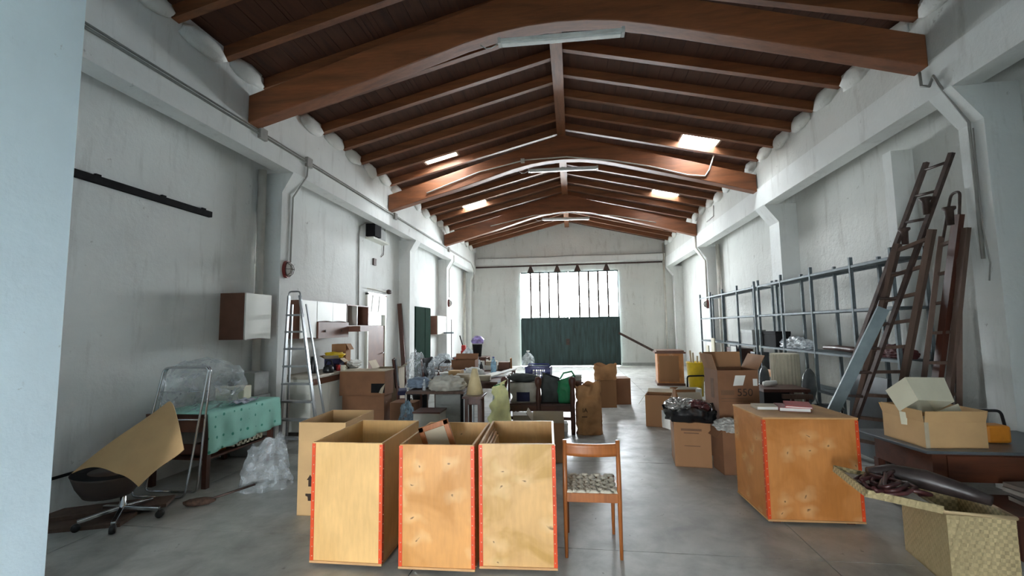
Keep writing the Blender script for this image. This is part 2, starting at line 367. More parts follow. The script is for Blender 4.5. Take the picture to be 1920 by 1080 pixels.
for x0, x1, a, b in segs:
    if x1 < XL-.1 or x0 > XR+.1: continue
    x1 -= .006
    part(ceil, 'roof_board', MB().hexa([(x0,a,deck(x0)),(x1,a,deck(x1)),(x1,b,deck(x1)),(x0,b,deck(x0)),(x0,a,deck(x0)+.027),(x1,a,deck(x1)+.027),(x1,b,deck(x1)+.027),(x0,b,deck(x0)+.027)]), M_DECK)
def rafter_mesh(s):
    xo, xi = XC+s*(HW+.1), XC+s*.07; w = .045; z = lambda x: deck(x)-.145
    return MB().hexa([(xo,-w,z(xo)),(xi,-w,z(xi)),(xi,w,z(xi)),(xo,w,z(xo)),(xo,-w,z(xo)+.144),(xi,-w,z(xi)+.144),(xi,w,z(xi)+.144),(xo,w,z(xo)+.144)]).mesh('rafter', M_RAFT)
rm = {s: rafter_mesh(s) for s in (-1, 1)}
for s, first in ((1, 2.33), (-1, 2.53)):
    for k in range(23):
        y = first+.7*k
        if y < YB-.05: obj('rafter', rm[s], ceil).location = (0, y, 0)
part(ceil, 'ridge_beam', MB().box(XC-.09, XC+.09, RY0, YB, 5.72, 5.94), M_RIDGE)
def beam(y0, y1):
    lo = [(XL,4.24),(-3.05,4.50),(-2.35,4.68),(-1.67,4.88),(-1.2,5.02),(-.8,5.11),(-.45,5.155),(-.1,5.17),(.25,5.155),(.6,5.11),(.95,5.03),(1.4,4.91),(2.0,4.745),(3.05,4.455),(XR,4.25)]
    hi = [(XR,4.60),(XC,5.73),(XL,4.60)]
    return MB().prism(lo+hi, 'y', y0, y1)
for y in (.6, 5.0, 9.4, 13.82): 
    if y > 2: part(ceil, 'main_beam', beam(y, y+.2), M_BEAM, bevel=.01)
for i, (x0, x1, a, b, s) in enumerate(sky):
    o = setp(obj('window_%d' % (i+2), None), ['skylight glowing in the right roof slope nearest the camera', 'skylight glowing in the left roof slope nearest the camera', 'farther skylight in the right roof slope', 'farther skylight in the left roof slope'][i], 'skylight', kind='structure')
    z0, z1 = deck(x0), deck(x1); f = MB()
    for (xa, xb, ya, yb) in ((x0-.02,x0+.02,a,b),(x1-.02,x1+.02,a,b),(x0,x1,a-.02,a+.02),(x0,x1,b-.02,b+.02)):
        f.hexa([(xa,ya,deck(xa)),(xb,ya,deck(xb)),(xb,yb,deck(xb)),(xa,yb,deck(xa)),(xa,ya,deck(xa)+.13),(xb,ya,deck(xb)+.13),(xb,yb,deck(xb)+.13),(xa,yb,deck(xa)+.13)])
    part(o, 'frame', f, M_WHITE)
    part(o, 'pane', MB().hexa([(x0,a,z0+.11),(x1,a,z1+.11),(x1,b,z1+.11),(x0,b,z0+.11),(x0,a,z0+.118),(x1,a,z1+.118),(x1,b,z1+.118),(x0,b,z0+.118)]), clear('skylight_pane', haze=.12, rough=.3))
    portal('skylight_daylight', ((x0+x1)/2, (a+b)/2, max(z0, z1)+.16), (0, 0, 0), x1-x0, b-a)
# conduits on roof beam and walls
def path(pts, X=None, Y=None): return [at(px, py, X=X, Y=Y) for px, py in pts]
part(ceil, 'conduit', MB().tube(path([(1345,268),(1338,292),(1330,318),(1322,330),(1290,328),(1220,312),(1150,301),(1062,294),(985,300),(900,322),(800,362)], Y=9.38), .014, 6), M_WPIPE, True)
part(ceil, 'conduit', MB().tube(path([(1230,417),(1150,404),(1062,398),(1000,404),(920,424)], Y=13.8), .012, 6), M_WPIPE, True)
part(ceil, 'junction_box', MB().box(-1.02, -.94, 9.33, 9.4, 5.14, 5.22), M_WPIPE)
part(wl, 'conduit', MB().tube([(XL+.02, Y0, 4.17), (XL+.02, 17.6, 4.2), (XL+.02, 18.1, 4.0), (XL+.02, 18.1, 3.1)], .014, 6), M_CONDUIT, True)
part(wl, 'conduit', MB().tube([(XL+.02, Y0, 4.21), (XL+.02, 17.6, 4.235)], .011, 6), M_CONDUIT, True)
for y in (5.25, 6.3, 9.75, 14.3): part(wl, 'junction_box', MB().box(XL, XL+.05, y-.07, y+.07, 4.12, 4.27), M_CONDUIT, bevel=.006)
part(wl, 'conduit', MB().tube([(XL+.02, 5.25, 4.27), (XL+.02, 5.25, 4.45)], .01, 6), M_CONDUIT, True)
part(wl, 'conduit', MB().tube([(XL+.02, 6.28, 4.15), (XL+.02, 6.27, 3.97), (-4.18, 6.19, 3.62), (-4.18, 6.17, 2.62)], .013, 6), M_CONDUIT, True)
part(wl, 'conduit', MB().tube([(XL+.02, 14.95, 4.1), (XL+.02, 14.95, 3.9), (-4.18, 14.95, 3.6), (-4.18, 14.95, 2.65)], .014, 6), M_WPIPE, True)
part(wl, 'drain_pipe', MB().tube([(-4.42, 5.82, 3.93), (-4.42, 5.82, 0)], .055, 12), M_WPIPE, True)
part(wl, 'drain_pipe', MB().tube([(-4.42, 18.1, 3.93), (-4.42, 18.1, 0)], .055, 12), M_WPIPE, True)
part(wl, 'conduit', MB().tube(path([(671,700),(672,560),(673,440),(675,424),(684,418),(706,419)], X=WL+.02), .016, 6), M_CONDUIT, True)
part(wl, 'old_bracket', MB().tube(path([(722,425),(720,452),(719,478),(714,482)], X=WL+.02), .008, 5), M_STEELD, True)
part(wr, 'conduit', MB().tube([(XR-.02, 5.1, 4.24), (XR-.03, 5.08, 4.08), (XR-.03, 4.98, 4.02), (XR-.03, 4.92, 4.1), (XR-.02, 4.86, 3.95), (3.98, 4.9, 3.58), (3.98, 4.9, 2.2)], .015, 6), M_CONDUIT, True)
part(wr, 'conduit', MB().tube([(3.98, 4.86, 3.5), (3.98, 4.87, 2.5), (3.98, 4.83, 2.15), (3.98, 4.86, 1.98)], .007, 5), M_CONDUIT, True)
part(wr, 'conduit', MB().tube([(XR-.02, 13.95, 4.35), (XR-.02, 13.95, 3.92), (3.98, 13.95, 3.5), (3.98, 13.95, 2.2)], .022, 6), M_WPIPE, True)
part(wr, 'conduit', MB().tube(path([(1338,385),(1338,405),(1325,416)], X=XR-.015), .012, 5), M_CONDUIT, True)
part(wr, 'drain_pipe', MB().tube([(4.24, 13.6, 3.93), (4.24, 13.6, 0)], .055, 12), M_WPIPE, True)
part(wr, 'drain_pipe', MB().tube([(XR-.06, YB-.06, 4.9), (XR-.06, YB-.06, 0)], .04, 10), M_WPIPE, True)
part(wb, 'conduit', MB().tube([(XL+.1, YB-.1, 4.52), (-1, YB-.1, 4.49), (0, YB-.1, 4.52), (2, YB-.1, 4.48), (XR, YB-.1, 4.5)], .012, 5), M_CONDUIT, True)
# ------------------------------------------------------------------ gate
gate = setp(obj('door_1', None), 'large dark green metal gate with tall white glazed panes', 'gate', kind='structure'); gate.location = (0, 18.46, 0)
M_PANE = clear('gate_glazing', haze=.16, rough=.4)
gx0, gxm, gx1, gz0, gzm, gz1 = -2.10, -.13, 1.87, .02, 1.93, 3.86
for k, (a, b) in enumerate(((gx0, gxm-.012), (gxm+.012, gx1))):
    lf = part(gate, 'gate_leaf', MB().box(a,b,0,.05,gzm,gzm+.05).box(a,b,0,.05,gz1-.05,gz1).box(a,a+.035,0,.05,gzm,gz1).box(b-.035,b,0,.05,gzm,gz1), M_GREENM)
    lo = MB().box(a, b, .01, .05, gz0, gzm); n = 14
    for i in range(n+1):
        x = a+(b-a)*i/n; lo.box(x-.012, x+.012, -.006, .012, gz0, gzm)
    part(lf, 'lower_panel', lo, M_GREENM)
    st = (b-a-.07)/5
    for i in range(5):
        x = a+.035+st*i
        if i: part(lf, 'mullion', MB().box(x-.036, x+.036, -.005, .05, gzm+.05, gz1-.05), M_STEELD)
        part(lf, 'pane', MB().box(x+.012, x+st-.012, .02, .026, gzm+.05, gz1-.05), M_PANE)
    for x in ((-1.68, -.58) if k == 0 else (.25, 1.42)):
        part(lf, 'hanger', MB().prism([(x-.14, gz1-.01), (x+.14, gz1-.01), (x+.05, 4.08), (x+.03, 4.17), (x-.03, 4.17), (x-.05, 4.08)], 'y', .0, .03), M_STEELD)
part(gate, 'wicket_frame', MB().box(-1.02,-.98,-.015,.01,gz0,gzm-.06).box(-1.0,-.16,-.015,.01,gzm-.1,gzm-.06), M_GREENM)
part(gate, 'lock_plate', MB().box(-.28,-.14,-.03,0,.85,1.1).box(-.2,-.17,-.06,0,.9,.93), M_STEELD)
single('steel_brace_bar', MB().bar(at(1160,624,Y=18.3), at(1262,677,Y=18.3), .07, .09), M_STEELD, 'long rusty steel bar slanting down from the gate edge', 'bar')
# side door in the left wall
dr = setp(obj('door_2', None), 'brown side door with bright glazed upper light in left wall', 'door', kind='structure')
part(dr, 'door_leaf', MB().box(WL, WL+.04, 9.36, 10.24, 0, 1.68), M_BROWNLAM)
part(dr, 'frame', MB().box(WL, WL+.06, 9.3, 9.36, 0, 2.4).box(WL, WL+.06, 10.24, 10.3, 0, 2.4).box(WL, WL+.06, 9.3, 10.3, 2.36, 2.42).box(WL, WL+.06, 9.36, 10.24, 1.93, 1.99), M_WHITE)
M_LITWIN = bpy.data.materials.new('daylit_window'); M_LITWIN.use_nodes = True
_b = M_LITWIN.node_tree.nodes['Principled BSDF']; _b.inputs['Emission Color'].default_value = (.9,.96,1,1); _b.inputs['Emission Strength'].default_value = 1.3
part(dr, 'pane', MB().box(WL+.005, WL+.02, 9.38, 10.22, 1.99, 2.36), M_LITWIN); part(dr, 'pane', MB().box(WL+.005, WL+.02, 9.38, 10.1, 1.7, 1.93), M_LITWIN)
for y in (9.62, 9.98): part(dr, 'window_bar', MB().bar((WL+.03, y, 2.36), (WL+.03, y-.07, 1.99), .02, .03), M_CONDUIT)
part(dr, 'handle', MB().tube([(WL+.05,10.15,1.05),(WL+.09,10.15,1.05),(WL+.09,10.03,1.05)], .011, 8), M_CHROME, True)
# unseen bay added behind the camera to cut down the entrance daylight
part(wf, 'shade_roof', MB().box(-6.5, 6.5, -3.0, 2.25, 3.75, 3.95), M_WALL)
part(wf, 'shade_front', MB().box(-5.2, -1.72, -3.0, -2.8, 0, 3.75).box(-.88, 5.2, -3.0, -2.8, 0, 3.75).box(-1.72, -.88, -3.0, -2.8, 1.85, 3.75).box(.75, 6.5, -.15, .1, 0, 3.75), M_WALL)  # narrow door gap; last box is an added screen shading the near right pillar
part(wf, 'shade_wall', MB().box(-5.2, -5.0, -3.0, .2, 0, 3.75), M_WALL); part(wf, 'shade_wall', MB().box(5.0, 5.2, -3.0, .2, 0, 3.75), M_WALL)
# ================================================================== THINGS, NEAR FIRST
def crate(name, label, loc, rz, w, d, h, m, lid=False, inner=None):
    T = thing(name, label, 'crate', loc, rz, 'plywood crates with orange edges'); t = .015; z0 = .04
    inner = inner or M_PLYIN
    part(T, 'base_board', MB().box(-w/2-.004, w/2+.004, -.008, d+.004, z0-.014, z0), M_PLYEDGE)
    part(T, 'front_panel', MB().box(-w/2, w/2, 0, t, z0, h), m); part(T, 'back_panel', MB().box(-w/2+t, w/2-t, d-t, d, z0, h), inner)
    part(T, 'side_panel', MB().box(-w/2, -w/2+t, t, d, z0, h), inner); part(T, 'side_panel', MB().box(w/2-t, w/2, t, d, z0, h), inner)
    for sx in (-1, 1):
        e = .02; x = sx*w/2
        a = MB().box(min(x, x-sx*e), max(x, x-sx*e), -.004, 0, z0, h-.008).box(min(x, x+sx*.004), max(x, x+sx*.004), -.004, e+.005, z0, h-.008)
        st = part(T, 'edge_strip', a, M_ORANGE, label='orange metal corner angle')
        s = MB()
        for k in range(13):
            z = z0+.03+(h-z0-.06)*k/12
            s.lathe([(.004,0),(.003,.0025)], 6, m=Matrix.Translation((x-sx*.011, -.004, z)) @ Matrix.Rotation(H90, 4, 'X'))
            s.lathe([(.004,0),(.003,.0025)], 6, m=Matrix.Translation((x+sx*.004, .012, z-.02)) @ Matrix.Rotation(sx*H90, 4, 'Y'))
        part(st, 'screws', s, M_SCREW, kind='stuff')
    for sx in (-1, 1):
        for y in (.07, d-.07): part(T, 'foot', MB().box(sx*(w/2-.08)-.03, sx*(w/2-.08)+.03, y-.03, y+.03, 0, z0-.014), M_DARKWOOD)
    if lid: part(T, 'lid', MB().box(-w/2-.004, w/2+.004, -.006, d+.004, h, h+.014), M_PLYEDGE, bevel=.002)
    return T
crate('plywood_crate', 'plain pale open plywood crate with orange edges, leftmost of the front three', (-1.56, 2.99, 0), .01, .505, .75, .822, M_PLY1, inner=plywood('pale_inner', (214,168,106), False, blotch=.12))
crate('plywood_crate', 'amber plywood crate with knots holding a framed panel, middle of front three', (-.925, 2.985, 0), .03, .505, .72, .822, M_PLY2)
crate('plywood_crate', 'blotchy plywood crate beside the wooden chair, rightmost of front three', (-.392, 3.05, 0), .055, .505, .74, .822, M_PLY3)
crate('plywood_crate', 'large lidded plywood crate on the right with books on top', (1.875, 3.985, 0), .03, .72, .62, .825, M_PLYBIG, True, M_PLYBIG)
# framed panel and boards standing in the crates
T = thing('framed_panel', 'wood framed panel poking out of the middle crate', 'panel', (-.86, 3.35, .28), .0)
Rm = Matrix.Rotation(-.33, 4, 'Y')
part(T, 'frame', MB().box(-.12,-.08,-.012,.012,0,.64,Rm).box(.08,.12,-.012,.012,0,.64,Rm).box(-.12,.12,-.012,.012,.60,.64,Rm).box(-.12,.12,-.012,.012,0,.04,Rm), M_CHAIRW, bevel=.004)
part(T, 'insert', MB().box(-.08,.08,-.004,.004,.04,.60,Rm), M_CARDG)
for i in range(3):
    single('thin_board', MB().box(0, .012, 0, .56-.05*i, 0, .74-.012*i, Matrix.Rotation(-.04-.015*i, 4, 'Y')), M_PLYIN, ['thin wooden board standing nearest the left side inside the right front crate', 'thin wooden board standing second inside the right front crate', 'thin wooden board standing third inside the right front crate'][i], 'board', (-.60+.03*i, 3.13, .042), .055, 'boards standing in the right front crate')
# wooden chair seen from behind
T = thing('dining_chair', 'brown wooden chair with woven cord seat beside the front crates', 'chair', (.105, 3.29, 0), .02)
cw = .375
for sx in (-1, 1):
    x = sx*cw/2
    part(T, 'leg', MB().tube([(x,0,0),(x,.005,.45),(x-sx*.004,-.012,.80)], [.012,.017,.015], 10), M_CHAIRW, True)
    part(T, 'leg', MB().tube([(x-sx*.012,.385,0),(x-sx*.012,.38,.44)], [.012,.017], 10), M_CHAIRW, True)
    part(T, 'side_rail', MB().box(x-.011, x+.011, .01, .38, .385, .435), M_CHAIRW, bevel=.004)
def curv(u, v): 
    x = (u-.5)*cw; return (x, -.008-.035*(1-(2*u-1)**2), .695+.085*v)
part(T, 'backrest', MB().sheet(curv, 16, 4, .016), M_CHAIRW, True)
part(T, 'back_rail', MB().box(-cw/2+.01, cw/2-.01, -.011, .011, .375, .437), M_CHAIRW, bevel=.004)
part(T, 'front_rail', MB().box(-cw/2+.01, cw/2-.01, .369, .391, .385, .435), M_CHAIRW, bevel=.004)
s = MB(); nx, ny = 8, 8
for i in range(nx):
    x = -cw/2+.018+(cw-.036)*i/(nx-1)
    s.tube([(x, .0+.39*k/(2*ny), .430+(.010 if (k//2+i) % 2 else -.006)-.012*math.sin(math.pi*k/(2*ny))) for k in range(2*ny+1)], .017, 6)
for j in range(ny):
    y = .01+.37*j/(ny-1)
    s.tube([(-cw/2+.01+(cw-.02)*k/(2*nx), y, .430+(-.006 if (k//2+j) % 2 else .010)-.012*math.sin(math.pi*j/ny)) for k in range(2*nx+1)], .017, 6)
part(T, 'woven_seat', s, M_CORD, True, kind='stuff', label='grey woven cord seat')
# ------------------------------------------------------------------ cartons
def carton(name, label, loc, rz, w, d, h, m, flaps=(), closed=False, tape=False, group=None, fl=None, cat='cardboard box', mi=None):
    T = thing(name, label, cat, loc, rz, group); t = .007
    b = MB().box(-w/2,w/2,0,t,0,h).box(-w/2,w/2,d-t,d,0,h).box(-w/2,-w/2+t,t,d-t,0,h).box(w/2-t,w/2,t,d-t,0,h).box(-w/2,w/2,0,d,0,t)
    part(T, 'body', b, m)
    f0 = fl or min(w, d)/2
    for side, ang in flaps:
        a = math.radians(ang); L = f0; c, s_ = math.cos(a)*L, math.sin(a)*L; k = .004
        if side == 'f': q = [(-w/2+k,0,h),(w/2-k,0,h),(w/2-k,-c,h+s_),(-w/2+k,-c,h+s_)]
        if side == 'b': q = [(-w/2+k,d,h),(w/2-k,d,h),(w/2-k,d+c,h+s_),(-w/2+k,d+c,h+s_)]
        if side == 'l': q = [(-w/2,k,h),(-w/2,d-k,h),(-w/2-c,d-k,h+s_),(-w/2-c,k,h+s_)]
        if side == 'r': q = [(w/2,k,h),(w/2,d-k,h),(w/2+c,d-k,h+s_),(w/2+c,k,h+s_)]
        def fn(u, v, q=q):
            A = Vector(q[0]).lerp(Vector(q[1]), u); B = Vector(q[3]).lerp(Vector(q[2]), u); return A.lerp(B, v)
        part(T, 'flap', MB().sheet(fn, 2, 2, .005), mi or m)
    if closed:
        part(T, 'flap', MB().box(-w/2, w/2, 0, d/2-.002, h, h+.006), m); part(T, 'flap', MB().box(-w/2, w/2, d/2+.002, d, h, h+.006), m)
        if tape: part(T, 'tape', MB().box(-w/2, w/2, d/2-.03, d/2+.03, h+.006, h+.0075).box(-w/2-.002, -w/2, d/2-.03, d/2+.03, h-.08, h+.007), mat('packing_tape', (196,164,120), .3))
    return T
T = carton('open_carton', 'tall open tan carton with arrow print behind the leftmost crate', (-2.2, 3.76, 0), .03, .43, .6, .79, M_CARDL)
for z in (.30, .155):
    part(T, 'print', MB().prism([(-.13,z),(-.10,z+.045),(-.07,z),(-.085,z),(-.085,z-.055),(-.115,z-.055),(-.115,z)] if z > .2 else [(-.14,z+.03),(-.06,z+.03),(-.06,z+.005),(-.085,z-.03),(-.115,z-.03),(-.12,z+.005),(-.14,z+.012)], 'y', -.001, .0005), M_PRINT)
carton('open_carton', 'grey-tan open carton with raised flap behind the rightmost front crate', (-.315, 5.45, 0), .03, .37, .36, .46, M_CARD, (('f', 88), ('l', 55)), fl=.14, mi=M_CARDG)
T = carton('printed_carton', 'tall brown carton printed 550 behind the large lidded crate', (1.90, 5.62, 0), .05, .46, .46, 1.06, M_CARDD, (('l', 74), ('b', 84), ('r', 62)), fl=.19, mi=M_CARD)
text(T, 'print', '550', .12, (.07, -.003, .80), (H90, 0, 0), M_PRINT); [part(T, 'print', MB().box(a_,b_,-.003,0,c_,e_), M_PRINT2) for a_, b_, c_, e_ in ((-.2,-.05,.775,.83),(-.2,.1,.73,.74),(-.2,.16,.70,.706))]
part(T, 'print', MB().box(-.232,-.229,.14,.24,.72,.95), M_PRINT2)
part(T, 'shipping_label', MB().prism([(-.06,.88),(.05,.885),(.085,1.0),(-.03,1.0)], 'y', -.005, -.002), M_PAPER, label='white paper shipping label'); part(T, 'shipping_label', MB().box(.165,.215,-.005,-.002,.88,.96), M_PAPER, label='small white sticker')
T = carton('rubbish_carton', 'brown carton lined with a black bin bag full of rubbish', (1.31, 5.42, 0), -.12, .39, .44, .56, M_CARD, ())
[part(T, 'print', MB().box(a_,b_,-.002,0,c_,e_), M_PRINT2) for a_, b_, c_, e_ in ((-.12,.10,.40,.425),(-.09,.07,.37,.382),(-.09,.08,.23,.238))]
def roll(t): return .02*math.sin(3*t)+.015*math.sin(7*t)
part(T, 'bin_liner', MB().sack(.47, .52, .14, 3, 40, 6, .05, 1.08, roll, open_top=True).add([], []), M_BLACKBAG, True).location = (0, .22, .50)
r = MB().tube([(.255*math.cos(a)*1.02, .22+.28*math.sin(a), .60+.03*math.sin(a*3)) for a in [2*math.pi*i/28 for i in range(28)]], [.035+.012*math.sin(i*1.7) for i in range(28)], 8, True)
part(T, 'liner_rim', r, M_BLACKBAG, True)
single('foil_package', MB().blob((0,0,0), (.17,.15,.08), 4, .35, 2.6, 3, ridged=True), mat('silver_foil', (190,186,182), .22, .7, .2, 8), 'crumpled silver package on top of the lined rubbish carton', 'package', (1.25, 5.66, .65), .3, smooth=False)
single('crumpled_bag', MB().blob((0,0,0), (.12,.12,.08), 4, .4, 2.6, 9, ridged=True), mat('maroon_bag', (86,44,44), .4, 0, .3, 8), 'dark red crumpled bag lying in the lined rubbish carton', 'bag', (1.42, 5.6, .63))
single('paper_sheet', MB().sheet(lambda u,v: (.12*(u-.5), .02*math.sin(u*3), -.2*v-.04*u), 4, 4, .004), M_PAPER, 'pale card hanging over the left rim of the rubbish carton', 'card', (1.07, 5.62, .60), .5)
T = carton('low_carton', 'carton filled with crumpled newspaper between the 550 box and lidded crate', (1.68, 5.18, 0), .08, .24, .30, .46, M_CARDD, (('l', -50),), fl=.1)
single('newspaper_wad', MB().blob((0,0,0), (.14,.17,.07), 4, .4, 2.2, 4, ridged=True), mat('newsprint', (190,188,182), .8, 0, .25, 20), 'crumpled newspaper stuffed in the carton beside the lidded crate', 'newspaper', (1.68, 5.32, .48))
carton('open_carton', 'low brown carton with drooping left flap on the open floor', (1.31, 7.45, 0), -.25, .40, .38, .49, M_CARD, (('l', -55), ('b', 12)), fl=.18, mi=M_CARDG)
carton('taped_carton', 'closed brown carton with pale tape supporting the paper bag', (.64, 9.12, 0), .12, .36, .38, .52, M_CARD, closed=True, tape=True)
carton('closed_carton', 'closed brown carton to the right of the taped one on the floor', (.99, 9.5, 0), .1, .30, .4, .52, M_CARDD, closed=True)
single('kraft_paper_bag', MB().sack(.38, .22, .30, 5, crump=.03, top=1.1, topfn=lambda t: .03*math.sin(4*t)), M_KRAFT, 'kraft paper bag standing on the taped carton', 'paper bag', (.62, 9.25, .53), .1, smooth=True)
T = thing('paper_sack', 'tall crumpled kraft paper sack standing beside the dark bench', 'paper sack', (.205, 6.98, 0), .08)
part(T, 'body', MB().sack(.33, .25, .73, 8, 60, 40, .035, .96, lambda t: .05*math.cos(t)+.025*math.sin(5*t)), M_KRAFT, True)
text(T, 'print', 'IA', .085, (-.07, -.158, .36), (H90, 0, -.05), M_PRINT); part(T, 'print', MB().box(-.12,-.04,-.158,-.150,.26,.275), M_PRINT2)
T = thing('large_wooden_box', 'tall brown lidded wooden box standing near the gate', 'box', (2.5, 12.5, 0), -.1)
part(T, 'body', MB().box(-.28,.38,0,.75,.03,.84), M_PLYBIG); part(T, 'lid', MB().box(-.34,.44,-.04,.8,.84,.88).box(-.3,.4,-.02,.78,.88,.92), M_BROWNLAM); part(T, 'base_rail', MB().box(-.31,.40,-.03,.77,.0,.06), M_BROWNLAM)
part(T, 'front_panel', MB().box(-.24,.26,-.012,0,.1,.78), M_CARD)
# books on the large crate
def book(name, label, loc, rz, w, d, h, m, tilt=0, cat='book', grp=None):
    T = thing(name, label, cat, loc, rz, grp); R = Matrix.Rotation(tilt, 4, 'X')
    part(T, 'cover', MB().box(0,w,0,d,0,.004,R).box(0,w,0,d,h-.004,h,R).box(0,.004,0,d,0,h,R), m); part(T, 'pages', MB().box(.004,w-.006,.004,d-.004,.004,h-.004,R), M_PAPER)
    return T
book('hardback_book', 'beige hardback book lying on the large lidded crate', (1.60, 4.3, .84), -.05, .24, .17, .03, M_CARDG)
book('red_folder', 'red folder propped on the large lidded crate', (1.80, 4.22, .875), -.35, .2, .3, .016, M_RED, .0, 'folder'); 
book('flat_red_book', 'flat red-brown booklet under the red folder', (1.76, 4.24, .84), -.2, .24, .24, .034, mat('maroon_cover', (120,50,44), .5), 0)
# ------------------------------------------------------------------ left side
T = thing('wall_cabinet', 'brown kitchen wall cabinet with one white door above the cloth-covered table', 'cabinet', (-4.5, 5.22, 1.49))
part(T, 'body', MB().box(0,.34,0,.5,0,.60), M_BROWNLAM); dd = part(T, 'door', MB().prism([(.005,.0)]+[(.005+.49*k/10, -.012*math.sin(math.pi*k/10)*-1) for k in range(1,10)]+[(.495,0),(.495,.598),(.005,.598)], 'x', .342, .362), M_WHITE)
single('metal_rail', MB().bar((WL+.03, 3.2, 3.06), (WL+.03, 4.97, 3.06), .05, .07).box(WL, WL+.03, 3.6, 3.65, 3.03, 3.12).box(WL, WL+.03, 4.3, 4.35, 3.03, 3.12).box(WL, WL+.03, 4.85, 4.9, 3.03, 3.12), M_BLACKM, 'long black metal rail fixed on the left wall', 'rail')
def bulkhead(label, loc, rz):
    T = thing('bulkhead_lamp', label, 'lamp', loc, rz, 'red oval bulkhead lamps'); n = 24
    ell = lambda a, b: [(a*math.cos(2*math.pi*i/n), b*math.sin(2*math.pi*i/n)) for i in range(n)]
    part(T, 'base', MB().prism(ell(.085,.13), 'x', 0, .045), mat('dark_red_enamel', (110,34,28), .4)); part(T, 'glass', MB().blob((.05,0,0), (.055,.06,.1), 3, 0), mat('milky_glass', (206,200,190), .25), True)
    g = MB()
    for k in (-1, 0, 1): g.tube([(.045,.022*k*2-.0,-.1),(.10,.035*k,-.06),(.118,.035*k,0),(.10,.035*k,.06),(.045,.044*k,.1)], .004, 5)
    g.tube([(.045+.0,.07*math.cos(a),.11*math.sin(a)) for a in [2*math.pi*i/20 for i in range(20)]], .006, 5, True); g.tube([(.05,-.075,0),(.11,-.04,0),(.115,.04,0),(.05,.075,0)], .004, 5)
    part(T, 'cage', g, M_STEELD, True); return T
bulkhead('red oval bulkhead lamp above the step ladder', (-4.2, 6.09, 2.5), 0); bulkhead('small red oval bulkhead lamp on the far left pillar', (-4.2, 14.9, 2.45), 0); bulkhead('small red oval bulkhead lamp on the far right pillar', (4.0, 13.95, 2.2), math.pi)
# table with the turquoise cloth
T = thing('side_table', 'old wooden table under the turquoise dotted cloth', 'table', (-4.08, 4.77, 0))
part(T, 'tabletop', MB().box(-.36,.34,-.55,.55,.72,.75), M_DARKWOOD); part(T, 'apron', MB().box(-.33,.31,-.5,.5,.56,.72), M_BROWNLAM); part(T, 'shelf', MB().box(-.32,.32,-.5,.5,.28,.30), M_DARKWOOD)
for x in (-.31, .31):
    for y in (-.49, .49): part(T, 'leg', MB().box(x-.025,x+.025,y-.025,y+.025,0,.72), M_DARKWOOD)
def cloth(u, v):
    y = -.56+1.14*u
    if v < .5: return (-.3+.66*v*2-.0, y, .757+.002*math.sin(9*u))
    k = (v-.5)*2; return (.362+.02*k*math.sin(u*26)+.02*k, y+.01*math.sin(k*3), .755-(.40-.06*u)*k)
single('tablecloth', MB().sheet(cloth, 60, 20, .004), dots('turquoise_dotted_cloth', (150,206,190), (60,140,120)), 'turquoise cloth with green dots hanging over the table front', 'tablecloth', (-4.08, 4.77, 0), smooth=True)
def plastic(label, loc, size, seed, rz=0, m=None, freq=2.0, amp=.35, flat=-.5, name='plastic_bag', cat='plastic bag'):
    return single(name, MB().blob((0,0,size[2]*abs(flat)), size, 4, amp, freq, seed, flat=size[2]*flat, ridged=True), m or M_CLEAR, label, cat, loc, rz, smooth=False)
plastic('large clear plastic bag lying on the cloth-covered table', (-4.06, 4.56, .757), (.31,.46,.30), 2, .05, freq=1.5, amp=.22, flat=-.8)
T = thing('cream_case', 'small cream case with dark clasp on the cloth-covered table', 'case', (-4.20, 5.10, .757), .15)
part(T, 'body', MB().box(-.14,.2,-.08,.1,0,.17), M_CREAM, bevel=.012); part(T, 'clasp', MB().box(.05,.11,-.09,-.08,.09,.13), M_STEELD)
single('camera_case', MB().blob((0,0,.03), (.06,.05,.04), 3, .1, 3, 1), M_BLACKM, 'small black pouch on top of the cream case', 'pouch', (-4.18, 5.1, .93), smooth=True)
single('grey_block', MB().box(-.14,.14,-.14,.14,0,.30), M_GREYBOX, 'plain grey box standing at the foot of the white drain pipe', 'box', (-4.24, 5.52, .758), bevel=.006)
T2 = thing('plinth', 'pale block under the grey box behind the cloth-covered table', 'block', (-4.24, 5.52, 0)); part(T2, 'body', MB().box(-.16,.16,-.15,.15,0,.757), M_GREYBOX)
single('headscarf', MB().sheet(lambda u,v: (.18*(u-.5)+.03*math.sin(v*9), .34*(v-.5), .012+.028*abs(math.sin(u*7+v*4))), 14, 18, .004), dots('blue_white_check', (186,188,200), (62,60,110)), 'blue and white patterned scarf on the cloth-covered table', 'scarf', (-3.84, 4.87, .762), .3, smooth=True)
# crates under the table
T = thing('plastic_crate', 'cream slotted plastic crate under the cloth-covered table', 'crate', (-3.9, 4.90, .302)); b = MB()
for i in range(6): b.box(.118,.13,-.22+.0733*i*.99,-.19+.0733*i*.99,.0,.14)
b.box(.118,.13,-.22,.22,.0,.03).box(.118,.13,-.22,.22,.06,.085).box(.118,.13,-.22,.22,.115,.14).box(-.15,.13,-.22,-.208,0,.14).box(-.15,.13,.208,.22,0,.14).box(-.15,.13,-.22,.22,0,.012); part(T, 'body', b, M_CREAM)
T = thing('wooden_fruit_box', 'dark wooden slatted box beside the cream crate under the table', 'box', (-3.98, 4.50, .302))
for z in (.0, .06): part(T, 'slat', MB().box(.12,.13,-.16,.14,z,z+.045), M_CHAIRW)
part(T, 'body', MB().box(-.15,.11,-.16,-.15,0,.12).box(-.15,.11,.13,.14,0,.12).box(-.15,.11,-.16,.14,0,.01), M_DARKWOOD)
